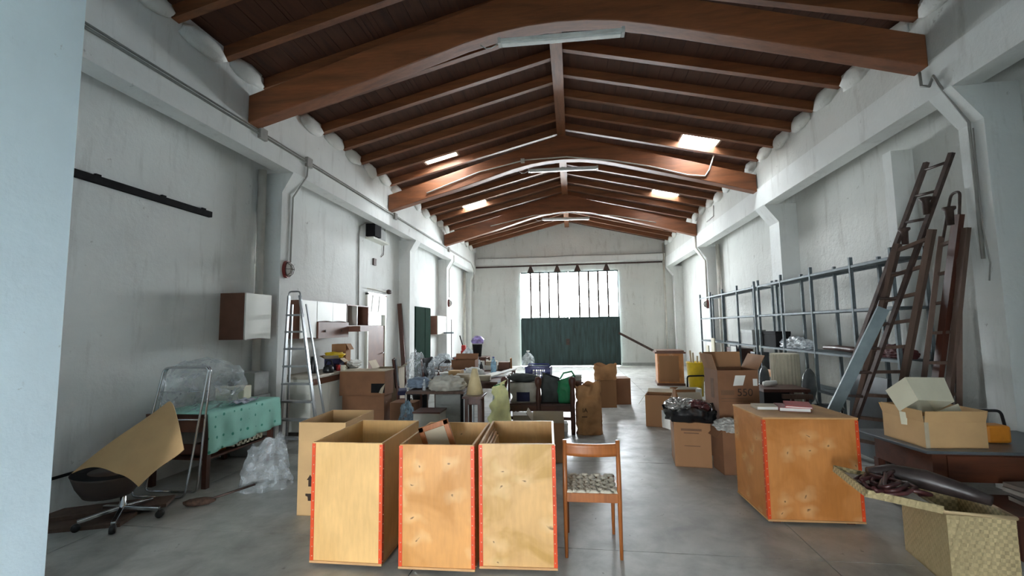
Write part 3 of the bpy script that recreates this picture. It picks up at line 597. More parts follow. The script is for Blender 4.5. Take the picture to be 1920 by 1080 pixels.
single('plastic_bag', MB().sack(.44, .36, .46, 6, 44, 24, .06, .45, lambda t: .05*math.cos(t)+.03*math.sin(4*t), pw=2.4), M_CLEAR, 'crumpled clear plastic sack standing on the floor before the table', 'plastic bag', (-3.2, 4.42, 0), .2)
# chrome folding frame
T = thing('clothes_rail_frame', 'chrome tubular folding frame leaning beside the cloth-covered table', 'frame', (0,0,0))
tl, tr = at(308,690,Y=4.18), at(392,688,Y=4.18); bl, br = Vector((-4.30,3.98,.012)), Vector((-3.74,4.0,.012))
def rnd(pts, r=.05, k=5):
    out = []; pts = [Vector(p) for p in pts]
    for i, p in enumerate(pts):
        if i in (0, len(pts)-1): out.append(p); continue
        a = p+(pts[i-1]-p).normalized()*r; b = p+(pts[i+1]-p).normalized()*r
        for j in range(k+1):
            t = j/k; out.append(a*(1-t)**2+p*2*t*(1-t)+b*t*t)
    return out
for n_, off in (('front_frame', 0), ('rear_frame', .09)):
    o = Vector((0, off, 0)); q = [bl*.5+br*.5+o*1.6, br+o*1.6, tr+o*.3, tl+o*.3, bl+o*1.6, bl*.5+br*.5+o*1.6-Vector((.02,0,0))]
    part(T, n_, MB().tube(rnd(q, .06), .011, 8), M_CHROME, True)
ml, mr = tl.lerp(bl, .42), tr.lerp(br, .42); part(T, 'cross_bar', MB().tube([ml, mr], .009, 8), M_CHROME, True)
ml, mr = tl.lerp(bl, .2)+Vector((0,.03,0)), tr.lerp(br, .2)+Vector((0,.03,0)); part(T, 'cross_bar', MB().tube([ml, mr], .006, 8), M_CHROME, True)
# swivel chair with a folded cardboard sheet over it
sc = Vector((-3.86, 3.50, 0))
T = thing('swivel_chair', 'old swivel chair with dark shell seat under a folded cardboard sheet', 'chair', sc)
part(T, 'column', MB().lathe([(.03,.09),(.03,.14),(.022,.15),(.022,.36)], 14), M_CHROME, True)
for k in range(5):
    a = 2*math.pi*k/5-2.18; e = Vector((.28*math.cos(a), .28*math.sin(a), .075))
    part(T, 'base_arm', MB().bar((0,0,.115), e, .035, .03), M_CHROME, bevel=.006)
    part(T, 'caster', MB().lathe([(.012,-.022),(.03,-.02),(.032,0),(.03,.02),(.012,.022)], 14, m=Matrix.Translation((e.x*1.02, e.y*1.02, .033)) @ Matrix.Rotation(a, 4, 'Z') @ Matrix.Rotation(H90, 4, 'X')), M_BLACK, True)
TI = Matrix.Translation((-.16,.0,0)) @ Matrix.Rotation(.06, 4, 'Y')
part(T, 'seat_shell', MB().lathe([(.08,.20),(.17,.22),(.22,.30),(.255,.39),(.265,.41)], 32, m=TI), mat('brown_shell', (74,60,54), .6), True)
part(T, 'seat_cushion', MB().lathe([(.25,.385),(.262,.41),(.25,.425),(.12,.405),(.02,.40)], 32, m=TI), M_BLACKM, True)
def board(u, v):
    A, B = Vector((-4.16,3.32,.44)), Vector((-3.70,3.72,.97)); D, C = Vector((-3.72,3.30,.46)), Vector((-3.55,3.64,.95)); Fq, E_ = Vector((-3.50,3.30,.36)), Vector((-3.26,3.46,.63))
    l, c, r = A.lerp(B, v), D.lerp(C, v), Fq.lerp(E_, v)
    if u < .6: q = l.lerp(c, u/.6); q.z += .05*math.sin(math.pi*u/.6)*(1-.5*v)
    else: q = c.lerp(r, (u-.6)/.4); q.z += .02*math.sin(math.pi*(u-.6)/.4)
    return q-sc+Vector((0,0,.015*math.sin(v*5)))
single('cardboard_sheet', MB().sheet(board, 40, 14, .006), M_CARDL, 'folded sheet of tan cardboard draped over the swivel chair', 'cardboard sheet', sc, smooth=False)
T = thing('floor_brush', 'worn brush with long handle lying on the floor', 'brush', (-3.46, 3.87, 0), .45)
part(T, 'head', MB().blob((0,0,.035), (.13,.05,.035), 3, .15, 3, 2), mat('brown_bristles', (84,62,50), .9, 0, .3, 30, .6, 80), True); part(T, 'handle', MB().tube([(.1,0,.05),(.42,.16,.09)], .011, 8), M_STEELD, True)
for i, (x, y, rz, L, lab) in enumerate(((-4.22,3.35,.35,.9,'dusty board lying lowest on the floor behind the entrance jamb'), (-4.12,3.62,.5,.9,'dusty board lying on the floor behind the swivel chair'))):
    single('floor_board', MB().box(-L/2,L/2,-.12,.12,.0,.03), M_OLDWOOD, lab, 'board', (x, y, .032*i), rz, 'boards on the floor by the jamb')
single('black_rod', MB().tube([at(80,903,X=-4.44), at(80,903,X=-4.44)+Vector((.01,1.1,.0))], .014, 8), M_BLACKM, 'thin black rod lying along the foot of the left wall', 'rod')
# ------------------------------------------------------------------ step ladder
T = thing('step_ladder', 'tall folded aluminium step ladder leaning before the left pillar', 'ladder', (0,0,0))
TL, TR, BL_, BR_ = Vector((-4.07,6.0,2.1)), Vector((-3.90,6.0,2.1)), Vector((-4.0,5.78,.015)), Vector((-3.42,5.78,.015))
part(T, 'rail', MB().bar(BL_, TL, .022, .05, (0,1,0)), M_ALU); part(T, 'rail', MB().bar(BR_, TR, .022, .05, (0,1,0)), M_ALU)
part(T, 'top_hoop', MB().tube(rnd([TL.lerp(BL_,.15), TL+Vector((0,0,.06)), TR+Vector((0,0,.06)), TR.lerp(BR_,.15)], .04), .012, 8), M_ALU, True)
for k in range(8):
    t = .97-.115*k-.03; a = TL.lerp(BL_, t); b = TR.lerp(BR_, t); part(T, 'tread', MB().bar(a, b, .10, .025, (0,0,1)), M_ALU)
off = Vector((-.03,.13,-.12)); part(T, 'rear_rail', MB().bar(BL_+Vector((-.03,.2,0)), TL+off, .02, .03, (0,1,0)), M_ALU); part(T, 'rear_rail', MB().bar(BR_+Vector((.03,.2,0)), TR+off+Vector((.05,0,0)), .02, .03, (0,1,0)), M_ALU)
# ------------------------------------------------------------------ kitchen units
KX = -4.15
def unit(name, label, y0, y1, z0, z1, doors, m=M_BROWNLAM, xf=KX, cat='cabinet', open_=False):
    T = thing(name, label, cat, (WL, y0, z0)); D = xf-WL; w, h = y1-y0, z1-z0
    if open_:
        part(T, 'body', MB().box(0,D,0,.02,0,h).box(0,D,w-.02,w,0,h).box(0,D,0,w,0,.02).box(0,D,0,w,h-.02,h).box(0,.015,0,w,0,h), m); part(T, 'divider', MB().box(0,D,w*.45,w*.45+.02,.02,h-.02), M_WHITE)
        part(T, 'back_panel', MB().box(.016,.02,.02,w*.45,.02,h-.02), M_WHITE)
    else: part(T, 'body', MB().box(0,D-.02,0,w,0,h), m)
    for a, b in doors:
        c = part(T, 'door', MB().prism([(a+.004,.0)]+[(a+(b-a)*k/12, .014*math.sin(math.pi*k/12)) for k in range(1,12)]+[(b-.004,0),(b-.004,h),(a+.004,h)], 'x', D-.02, D), M_WHITE)
    return T
unit('kitchen_wall_unit', 'tall narrow wall unit with white door behind the step ladder', 6.42, 6.86, 1.47, 2.07, [(0,.44)])
unit('kitchen_wall_unit', 'wide wall unit with two short white doors over the hood', 6.87, 7.83, 1.74, 2.07, [(0,.48),(.48,.96)])
unit('kitchen_wall_unit', 'open brown shelf unit at the right end of the kitchen units', 7.84, 8.74, 1.66, 2.07, [], open_=True)
T = thing('cooker_hood', 'brown cooker hood under the two short white doors', 'hood', (WL, 6.88, 1.46)); part(T, 'body', MB().prism([(0,0),(.37,.0),(.37,.27),(0,.27)], 'y', 0, 1.0), M_BROWNLAM); part(T, 'visor', MB().box(.06,.6,1.0,1.55,.1,.2), M_BROWNLAM)
for y in (.18, .72): part(T, 'knob', MB().blob((.385,y,.12), (.015,.022,.022), 2, 0), M_STEELD, True)
T = thing('kitchen_base_unit', 'kitchen base unit with white doors and pale worktop', 'cabinet', (WL, 6.36, 0)); part(T, 'body', MB().box(.01,.56,0,1.5,.08,.86), M_WHITE)
for a in (.0, .5, 1.0): part(T, 'door', MB().prism([(a+.005,.1),(a+.495,.1),(a+.495,.74)]+[(a+.495-.49*k/10,.74+.02*math.sin(math.pi*k/10*2)) for k in range(1,10)]+[(a+.005,.74)], 'x', .56, .58), M_WHITE)
part(T, 'valance', MB().box(.56,.575,0,1.5,.76,.86), M_BROWNLAM); part(T, 'worktop', MB().box(.01,.62,-.02,1.55,.86,.90), mat('beige_worktop', (176,168,152), .5), bevel=.005)
carton('grocery_carton', 'small navy blue box with brown flaps on the kitchen worktop', (-4.15, 7.36, .90), .2, .26, .25, .2, M_NAVY, (('f',35),('l',30),('r',-40)), fl=.1, mi=M_CARDG)
carton('open_carton', 'upright open brown carton behind the navy box on the worktop', (-4.2, 7.67, .90), .1, .26, .22, .44, M_CARD, (('r', -60),), fl=.12)
single('yellow_bag', MB().blob((0,0,.05), (.17,.1,.06), 3, .35, 2.5, 3), M_YELLOW, 'bright yellow plastic bag resting on the navy box', 'plastic bag', (-4.13, 7.42, 1.11), smooth=True)
T = thing('kettle', 'black kettle with looped handle on the kitchen worktop', 'kettle', (-4.02, 7.02, .90)); part(T, 'body', MB().lathe([(.08,0),(.09,.03),(.075,.09),(.04,.12)], 20), M_BLACK, True); part(T, 'handle', MB().tube([(-.06,0,.1),(-.03,0,.19),(.05,0,.19),(.08,0,.1)], .012, 8), M_BLACK, True)
single('black_bottle', MB().lathe([(.045,0),(.05,.02),(.05,.18),(.045,.2),(.045,.27)], 18), M_BLACK, 'tall black canister beside the kettle on the worktop', 'canister', (-4.2, 6.88, .90), smooth=True)
single('paper_wad', MB().blob((0,0,.03), (.12,.16,.07), 3, .5, 2.4, 6, ridged=True), M_PAPER, 'crumpled white paper at the far end of the kitchen worktop', 'paper', (-3.98, 7.84, .945))
# stacked cartons right of the kitchen
SZ1, SZ2 = at(680,742,Y=7.12).z, at(680,697,Y=7.12).z
carton('stacked_carton', 'lower brown carton of the stack before the kitchen units', (-3.46, 7.13, 0), .03, .72, .34, SZ1-.008, M_CARDD, closed=True)
T = carton('stacked_carton', 'upper brown carton with torn hole and grey top on the stack', (-3.47, 7.10, SZ1), .02, .78, .38, SZ2-SZ1, M_CARDD, closed=True)
part(T, 'torn_hole', MB().box(.16,.39,-.006,0,.05,.2), M_BLACKM); part(T, 'top_sheet', MB().box(-.40,.40,-.005,.39,SZ2-SZ1+.007,SZ2-SZ1+.018), M_CARDG); part(T, 'torn_flap', MB().prism([(.30,.05),(.36,.04),(.4,.2),(.33,.12)], 'y', -.02, -.008), M_CARDG)
carton('grey_open_carton', 'pale open carton with lifted flap behind the carton stack', (-3.52, 8.15, 0), .1, .5, .42, .86, M_CARDG, (('r', 35), ('l', 60)), fl=.16)
for i in range(7):
    cols = [(120,60,44),(198,190,176),(96,52,42),(188,180,160),(140,80,56),(206,200,190),(90,48,40)]
    book('stacked_book', ['red-brown book at the bottom of the floor stack beside the cartons', 'grey-white book second from the bottom of the floor stack', 'dark brown book third from the bottom of the floor stack', 'beige book in the middle of the floor stack', 'tan book third from the top of the floor stack', 'white book second from the top of the floor stack', 'dark red-brown book on top of the floor stack'][i], (-3.02+.012*(i%3), 7.42, .055*i), .1*(i%2), .2, .26, .054, mat('book_cover_%d' % i, cols[i], .6), 0, 'book', 'stacked books by the cartons')
# ------------------------------------------------------------------ far left wall
for y0, y1, lab in ((11.62, 12.38, 'wider dark green locker on the left wall behind the pillar'), (12.4, 12.9, 'narrower dark green locker beside the wide one')):
    T = thing('green_locker', lab, 'locker', (WL+.01, y0, 0), 0, 'dark green lockers'); part(T, 'body', MB().box(0,.30,0,y1-y0,.04,2.2), M_LOCKER); part(T, 'door', MB().box(.30,.315,.01,y1-y0-.01,.06,2.18), M_LOCKER); part(T, 'plinth', MB().box(.02,.28,.02,y1-y0-.02,0,.04), M_BLACKM)
T = thing('wall_cabinet', 'small brown wall cabinet with white door beyond the green lockers', 'cabinet', (WL, 13.68, 1.41)); part(T, 'body', MB().box(0,.28,0,.95,0,.58), M_BROWNLAM); part(T, 'door', MB().box(.28,.3,.005,.945,0,.58), M_WHITE)
single('leaning_plank', MB().bar((-4.22,11.0,0), (-4.44,11.12,2.25), .11, .03, (0,1,0)), M_DARKWOOD, 'brown plank leaning beside the left pillar near the side door', 'plank')
T = thing('wall_vent', 'dark square vent hood high on the left wall', 'vent', (WL, 9.28, 3.62)); part(T, 'box', MB().box(0,.22,0,.32,.04,.32), M_BLACKM); part(T, 'side_plate', MB().box(0,.12,.33,.8,.02,.30), M_GREYBOX); part(T, 'bracket', MB().box(0,.2,-.02,.85,-.02,.02), M_WHITE)
single('switch_box', MB().box(0,.04,-.07,.07,0,.16), M_STEELD, 'tiny dark switch box on the left wall above the side door', 'box', (WL, 9.7, 3.06), bevel=.006)
T = thing('wall_rod', 'horizontal rod with a dark tip above the side door', 'spotlight', (WL, 9.3, 2.5)); part(T, 'rod', MB().tube([(.05,0,0),(.05,1.0,0)], .014, 6), M_WPIPE, True); part(T, 'head', MB().blob((.07,1.12,0), (.06,.1,.06), 2, .1), M_STEELD, True)  # plain rod ending in a dark tip, not a lamp
# far-left corner heap
def table(name, label, loc, rz, w, d, h, m, ml=None, th=.03, lw=.04, cat='table', shelf=None):
    T = thing(name, label, cat, loc, rz); part(T, 'tabletop', MB().box(-w/2,w/2,-d/2,d/2,h-th,h), m, bevel=.004); ml = ml or m
    part(T, 'apron', MB().box(-w/2+.04,w/2-.04,-d/2+.04,-d/2+.06,h-th-.08,h-th), ml); part(T, 'apron', MB().box(-w/2+.04,w/2-.04,d/2-.06,d/2-.04,h-th-.08,h-th), ml)
    for sx in (-1,1):
        for sy in (-1,1):
            x, y = sx*(w/2-.05), sy*(d/2-.05); part(T, 'leg', MB().box(x-lw/2,x+lw/2,y-lw/2,y+lw/2,0,h-th), ml)
    return T
table('work_table', 'low table under the red machine in the far left corner', (-3.45, 15.1, 0), 0, 1.2, .8, .62, M_DARKWOOD)
T = thing('red_machine', 'red plastic tool with black handle in the far left corner', 'tool', (-3.66, 15.0, .62)); part(T, 'body', MB().box(-.12,.12,-.1,.1,0,.22).box(-.1,.04,-.08,.08,.22,.40), M_RED, bevel=.03); part(T, 'handle', MB().tube([(-.06,0,.36),(-.14,0,.62),(-.17,0,.72)], .02, 8), M_BLACKM, True)
T = thing('waste_bin', 'black bin in the far left corner', 'bin', (-3.22, 15.0, .62)); part(T, 'body', MB().lathe([(.13,0),(.17,.42),(.18,.43)], 20), M_BLACKM, True); part(T, 'rim', MB().lathe([(.18,.42),(.185,.44),(.17,.45)], 20), M_GREYBOX, True)
single('purple_bag', MB().blob((0,0,.1), (.2,.16,.15), 3, .3, 2.2, 4, ridged=True), mat('purple_plastic', (160,142,200), .35, 0, .6, 5), 'purple and white plastic bag topping the black bin', 'plastic bag', (-3.2, 15.0, 1.06), smooth=True)
T = thing('music_stand', 'thin metal stand with a small tray in the far left corner', 'stand', (-3.93, 14.3, 0)); part(T, 'pole', MB().tube([(0,0,.3),(0,0,1.88)], .012, 8), M_STEELD, True); part(T, 'tray', MB().box(-.24,.06,-.08,.08,1.42,1.47), M_GALV)
for k in range(3): part(T, 'leg', MB().tube([(0,0,.35),(.28*math.cos(2.1*k+.4), .28*math.sin(2.1*k+.4), .01)], .01, 6), M_STEELD, True)
T = thing('demijohn', 'clear domed glass demijohn on the floor by the gate', 'demijohn', (-1.72, 17.2, 0)); part(T, 'body', MB().lathe([(.2,0),(.24,.08),(.25,.3),(.22,.46),(.12,.58),(.05,.62),(.05,.70)], 24), clear('glass_demijohn', haze=.35), True); part(T, 'neck_ring', MB().lathe([(.055,.66),(.065,.68),(.055,.7)], 16), M_WPIPE, True)
table('low_bench', 'low wooden bench under the white boxes far behind', (-2.05, 12.2, 0), 0, .95, .6, .46, M_DARKWOOD)
for i, (x, z, w_, h_, m_, lab) in enumerate(((-2.2,.462,.34,.12,M_PAPER,'white flat box at the bottom left on the low far bench'),(-1.85,.462,.3,.2,M_BROWNLAM,'brown upright box on the low far bench'),(-2.2,.584,.3,.1,M_CARDG,'grey box on top of the white flat box on the far bench'),(-1.66,.462,.05,.3,M_CARD,'thin tan panel standing at the right end of the far bench'))):
    carton('flat_box', lab, (x, 12.0, z), .05*i, w_, .3, h_, m_, closed=True)
# ------------------------------------------------------------------ middle clutter
def dchair(label, loc, rz, seat=M_NAVY):
    T = thing('padded_chair', label, 'chair', loc, rz)
    part(T, 'seat', MB().box(-.22,.22,-.22,.22,.42,.50), seat, bevel=.02); part(T, 'backrest', MB().sheet(lambda u,v: (-.2+.4*u, .22+.06*v+.02*math.sin(u*3.14), .55+.5*v), 8, 6, .05), M_BLACKM, True)
    for sx in (-1,1):
        part(T, 'leg', MB().tube([(sx*.2,-.2,0),(sx*.2,-.2,.44)], .018, 8), M_DARKWOOD, True); part(T, 'leg', MB().tube([(sx*.2,.2,0),(sx*.2,.21,.5),(sx*.2,.29,1.06)], .02, 8), M_DARKWOOD, True)
    return T
dchair('black padded chair under clear plastic, left of the two behind the desk', (-2.98, 8.0, 0), 1.9); dchair('dark padded chair under clear plastic, right of the two behind the desk', (-2.45, 8.15, 0), 1.4)
plastic('clear plastic sheet draped over the left padded chair', (-2.86, 8.0, .5), (.14,.26,.36), 11, 0, flat=-.85); plastic('clear plastic bags heaped on the right padded chair', (-2.45, 8.12, .5), (.22,.2,.30), 12, flat=-.85)
plastic('white plastic bag heaped behind the padded chairs', (-2.2, 9.42, 0), (.27,.27,.58), 14, flat=-.85, m=clear('milky_plastic', haze=.75))
single('navy_tub', MB().lathe([(.14,0),(.17,.25),(.18,.26)], 16), M_BLACKM, 'dark tub on the floor beside the left padded chair', 'tub', (-3.1, 8.95, 0), smooth=True)
T = thing('spray_bottle', 'white spray bottle standing on the floor box by the padded chairs', 'bottle', (-2.70, 7.15, .417)); part(T, 'body', MB().lathe([(.035,0),(.04,.01),(.04,.13),(.015,.17),(.015,.19)], 16), M_PAPER, True); part(T, 'cap', MB().lathe([(.02,.19),(.02,.23)], 12), M_PAPER, True)
carton('closed_carton', 'dark carton under the white spray bottle', (-2.75, 7.02, 0), 0, .4, .3, .41, M_CARDD, closed=True)
T = thing('office_desk', 'office desk with wooden top and grey metal drawers behind the middle crate', 'desk', (-1.9, 6.42, 0), .05)
part(T, 'desktop', MB().box(-.40,.40,-.45,.45,.71,.745), M_OLDWOOD, bevel=.004); part(T, 'drawer_block', MB().box(.0,.36,-.4,.4,.30,.70), M_GREYBOX); part(T, 'side_panel', MB().box(.37,.385,-.43,.43,.05,.70), mat('pale_blue_grey_metal', (160,170,172), .45))
for i in range(3): d_ = part(T, 'drawer', MB().box(.01,.35,-.412,-.4,.31+.13*i,.425+.13*i), M_GREYBOX)
for x in (-.37, .37):
    for y in (-.42, .42): part(T, 'leg', MB().box(x-.018,x+.018,y-.018,y+.018,0,.71), M_BLACKM)
T = thing('low_cabinet', 'low grey cabinet with brown top in front of the office desk', 'cabinet', (-1.86, 5.72, 0)); part(T, 'body', MB().box(-.17,.17,-.15,.15,0,.53), mat('light_grey_laminate', (176,174,164), .5)); part(T, 'top', MB().box(-.18,.18,-.16,.16,.53,.55), M_DARKWOOD); part(T, 'door', MB().box(-.16,.16,-.162,-.15,.03,.52), mat('light_grey_laminate', (176,174,164), .5))
single('cloth_bundle', MB().blob((0,0,.06), (.24,.16,.13), 4, .35, 2.2, 5, flat=-.06, ridged=True), M_LINEN, 'pale grey linen cloth bundle on the front edge of the office desk', 'cloth', (-1.76, 6.17, .747), .2, smooth=True)
carton('small_grey_box', 'small pale grey open box on the right of the office desk', (-1.62, 6.5, .747), .15, .2, .26, .16, M_CARDG, closed=True)
carton('pale_blue_box', 'pale blue box on the office desk behind the linen bundle', (-1.98, 6.55, .747), -.1, .18, .16, .13, mat('pale_blue_card', (160,186,200), .6), closed=True)
single('rag', MB().blob((0,0,.03), (.13,.1,.05), 3, .4, 2.5, 8, ridged=True), mat('brown_rag', (150,140,118), .9, 0, .3), 'crumpled brownish rag at the back left of the office desk', 'rag', (-2.18, 6.6, .757), smooth=True)
single('wooden_bowl', MB().lathe([(.05,0),(.1,.05),(.12,.1),(.11,.1),(.06,.03)], 20), M_OLDWOOD, 'brown round bowl at the rear of the office desk', 'bowl', (-1.86, 6.74, .747), smooth=True)
plastic('pale blue plastic bag hanging at the left end of the office desk', (-2.22, 5.85, .0), (.1,.1,.32), 16, flat=-.9, m=clear('bluish_plastic', (170,200,220), .5))
T = table('dark_side_table', 'small dark wood side table between the office desk and the bench', (-1.34, 6.05, 0), .05, .27, .4, .70, M_DARKWOOD)
single('paper_cone', MB().lathe([(.12,0),(.035,.34)], 24), mat('cream_paper', (214,194,150), .7), 'cream paper cone on the small dark side table', 'lampshade', (-1.35, 6.1, .70), smooth=True)
table('long_table', 'long dark table behind the office desk', (-1.85, 8.1, 0), 0, 1.25, 1.7, .72, M_DARKWOOD)
carton('brown_open_box', 'wide brown carton on the long table behind the desk', (-2.08, 8.4, .72), 0, .46, .3, .27, M_CARDD, (('b', 60),), fl=.12)
for i, (a, b_, lab) in enumerate((((-1.55,7.6,.735),(-1.15,8.6,.80),'white board lying uppermost across the long table'), ((-1.7,7.5,.73),(-1.45,8.8,.73),'white board lying flat on the long table'))): single('white_board', MB().bar(a, b_, .12, .02), M_PAPER, lab, 'board', group='white boards on the long table')
T = thing('water_bottle', 'pale blue plastic water bottle on the long table', 'bottle', (-1.55, 8.7, .72)); part(T, 'body', MB().lathe([(.05,0),(.055,.02),(.055,.2),(.02,.27),(.02,.29)], 16), clear('blue_bottle', (150,196,222), .6), True); part(T, 'cap', MB().lathe([(.022,.29),(.022,.31)], 12), M_BLUE, True)
single('magazine_pile', MB().box(-.15,.15,-.1,.1,0,.03).box(-.14,.16,-.09,.11,.031,.06).box(-.15,.14,-.1,.1,.061,.08), M_PAPER, 'pile of white magazines on the long table', 'magazines', (-2.22, 8.08, .725), .1)
# dark bench
T = thing('dark_wood_bench', 'dark turned-wood bench loaded with bags in the middle of the hall', 'bench', (-.54, 6.88, 0))
for x in (-.52, 0, .51):
    part(T, 'post', MB().lathe([(.03,0),(.036,.08),(.036,.38),(.03,.42),(.042,.5),(.036,.62),(.03,.68),(.05,.74),(.055,.80),(.04,.84),(.0,.85)], 14, (x,0,0)), M_DARKWOOD, True); part(T, 'leg', MB().lathe([(.03,0),(.036,.1),(.032,.40)], 12, (x,.42,0)), M_DARKWOOD, True)
part(T, 'seat', MB().box(-.54,.53,.02,.46,.40,.44), M_DARKWOOD); part(T, 'front_rail', MB().box(-.52,.51,-.015,.015,.33,.42), M_DARKWOOD); part(T, 'lower_rail', MB().box(-.52,.51,.41,.43,.12,.17), M_DARKWOOD)
single('grey_shopping_bag', MB().sack(.27,.16,.40, 4, crump=.02, top=.95, topfn=lambda t: -.05*math.cos(t)), M_GREYF, 'dark grey shopping bag standing on the dark bench', 'bag', (-.37, 7.12, .44), -.05, smooth=True)
T = thing('green_bag', 'green fabric shopping bag on the right of the dark bench', 'bag', (-.13, 7.08, .44), -.2); part(T, 'body', MB().sack(.2,.2,.36, 6, crump=.03, top=1.1, topfn=lambda t: .05*math.cos(t)), M_GREENB, True); part(T, 'handle', MB().tube([(-.1,.05,.34),(-.05,.08,.43),(.08,.08,.46),(.14,.03,.38)], .014, 6), M_GREENB, True)
T = thing('linen_tote', 'grey linen tote with navy pocket on the left of the dark bench', 'bag', (-.79, 7.1, .44), .05); part(T, 'body', MB().sack(.36,.2,.3, 7, crump=.03, top=1.05), M_LINEN, True); part(T, 'pocket', MB().box(-.1,.1,-.135,-.12,.02,.16), M_NAVY)
single('grey_cushion', MB().blob((0,0,.05), (.24,.14,.07), 3, .25, 2, 9), M_GREYF, 'dark grey cushion lying on top of the linen tote', 'cushion', (-.80, 7.14, .755), -.2, smooth=True)
plastic('white plastic bag at the left end of the dark bench', (-1.16, 7.15, .0), (.12,.12,.38), 17, flat=-.9, m=clear('milky_plastic', haze=.75))
table('back_table', 'dark low table directly behind the bench', (-.45, 7.75, 0), 0, 1.2, .6, .70, M_DARKWOOD)
T = thing('blue_plastic_crate', 'blue slotted plastic crate on the table behind the bench', 'crate', (-.60, 7.55, .70), -.06); b = MB().box(-.21,.21,0,.3,0,.012)
for y in (0, .288):
    b.box(-.21,.21,y,y+.012,0,.05).box(-.21,.21,y,y+.012,.19,.23).box(-.21,-.12,y,y+.012,0,.23).box(.12,.21,y,y+.012,0,.23)
    for k in range(4): b.box(-.12+.065*k-.008+.02,-.12+.065*k+.008+.02,y,y+.012,.05,.19)
    b.box(-.12,.12,y,y+.012,.11,.13)
b.box(-.21,-.198,0,.3,0,.23).box(.198,.21,0,.3,0,.23); part(T, 'body', b, M_BLUE); part(T, 'handle', MB().tube([(-.18,.15,.23),(-.17,.15,.27),(.17,.15,.27),(.18,.15,.23)], .01, 6), M_BLUE, True)
book('grey_ledger', 'grey ledger lying at the right end of the table behind the bench', (-.05, 7.6, .70), .1, .18, .22, .05, M_CARDG); book('white_ledger', 'white book on top of the grey ledger behind the bench', (-.02, 7.62, .75), .0, .15, .2, .04, M_PAPER)
T = thing('yellow_cloth_bag', 'pale yellow cloth bag drooping before the dark bench', 'bag', (-.98, 5.9, 0), .1); part(T, 'body', MB().sack(.36,.24,.86, 12, 40, 26, .05, .28, lambda t: .05*math.cos(t), pw=2.5), mat('pale_yellow_cloth', (240,238,176), .85, 0, .12, 6, .4, 14), True); part(T, 'tie', MB().tube([(-.06,-.05,.84),(.0,-.07,.86),(.08,-.04,.85)], .006, 6), M_GREENB, True)
# ------------------------------------------------------------------ yellow tub with hand truck and sticks
T = thing('yellow_tub', 'tall yellow plastic tub behind the 550 carton', 'tub', (2.66, 10.45, .04)); part(T, 'body', MB().lathe([(.14,0),(.16,.34),(.165,.34),(.19,.72),(.20,.73),(.19,.74),(.17,.72)], 22), M_YELLOW, True)
for i, (dx, dy, hh, lab) in enumerate(((-.1,0,.98,'leftmost wooden stick standing in the yellow tub'), (-.03,.05,.93,'second wooden stick standing in the yellow tub'), (.05,0,.86,'third wooden stick standing in the yellow tub'), (.13,.02,.95,'rightmost wooden stick standing in the yellow tub'))): single('wooden_stick', MB().bar((0,0,.0), (dx*.4,0,hh), .035, .035), M_CARDG, lab, 'stick', (2.66+dx*.6, 10.45+dy, .05), 0, 'sticks in the yellow tub')
T = thing('hand_truck', 'small black hand truck in front of the yellow tub', 'hand truck', (2.40, 9.65, 0), .0)
part(T, 'frame', MB().tube(rnd([(-.12,0,.06),(-.1,.05,.55),(.25,.05,.56),(.25,0,.06)], .05), .016, 8), M_BLACKM, True); part(T, 'toe_plate', MB().box(-.14,.27,-.14,.02,.02,.035), M_BLACKM)
for x in (-.15, .28): part(T, 'wheel', MB().lathe([(.05,-.02),(.07,-.015),(.07,.015),(.05,.02)], 16, m=Matrix.Translation((x,.03,.07)) @ Matrix.Rotation(H90, 4, 'Y')), M_BLACK, True)
carton('white_small_box', 'small white carton lying on the hand truck toe plate', (2.42, 9.5, .036), .1, .2, .12, .28, M_PAPER, closed=True)
# ------------------------------------------------------------------ metal shelving on the right wall
SX0, SX1 = 3.62, 3.96
posts = [13.42, 12.47, 11.50, 10.52, 9.56]; posts2 = [9.36, 8.39, 7.39, 6.38, 5.62]
lev = [.60, 1.17, 1.775, 2.345]
def shelving(label, ps):
    T = thing('steel_shelving', label, 'shelving', (0,0,0), 0, 'steel shelving along the right wall')
    for y in ps:
        for x in (SX0, SX1): part(T, 'upright', MB().box(x-.003,x+.035,y-.018,y-.014,0,2.45).box(x-.003,x,y-.018,y+.018,0,2.45), M_GALV)
    for a, b in zip(ps[:-1], ps[1:]):
        for z in lev: part(T, 'shelf', MB().box(SX0,SX1+.03,b+.02,a-.02,z-.004,z).box(SX0,SX0+.004,b+.02,a-.02,z-.035,z).box(SX1+.026,SX1+.03,b+.02,a-.02,z-.035,z), M_GALV)
    return T
shelving('far grey steel shelving bays standing behind the yellow tub', posts); shelving('near grey steel shelving bays standing behind the ladders', posts2)
def sbox(name, label, p0, p1, z, h, m, d=.26, cat='box', x0=.0):
    y0 = at(p0, 650, X=SX0).y; y1 = at(p1, 650, X=SX0).y; T = thing(name, label, cat, (SX0+.03+x0, (y0+y1)/2, z)); L = abs(y1-y0)/2
    part(T, 'body', MB().box(0,d,-L,L,0,h*.8), m, bevel=.004); part(T, 'lid', MB().box(-.004,d+.004,-L-.004,L+.004,h*.8,h), m, bevel=.003); return T
sbox('storage_box', 'grey storage box on the far shelving, third level', 1387, 1409, 1.172, .30, M_GREYBOX); sbox('file_case', 'black file case on the near shelving beside the white pillar', 1423, 1452, 1.172, .28, M_BLACKM)
sbox('brown_cabinet', 'dark brown cabinet standing in the far shelving under the grey box', 1357, 1385, .602, .45, M_DARKWOOD); sbox('wooden_tray', 'orange wooden tray on the lowest shelf near the black case', 1431, 1460, .602, .13, M_PLYBIG); sbox('grey_file', 'slate grey file box on the lowest shelf of the far shelving', 1404, 1412, .602, .42, M_SLATE)
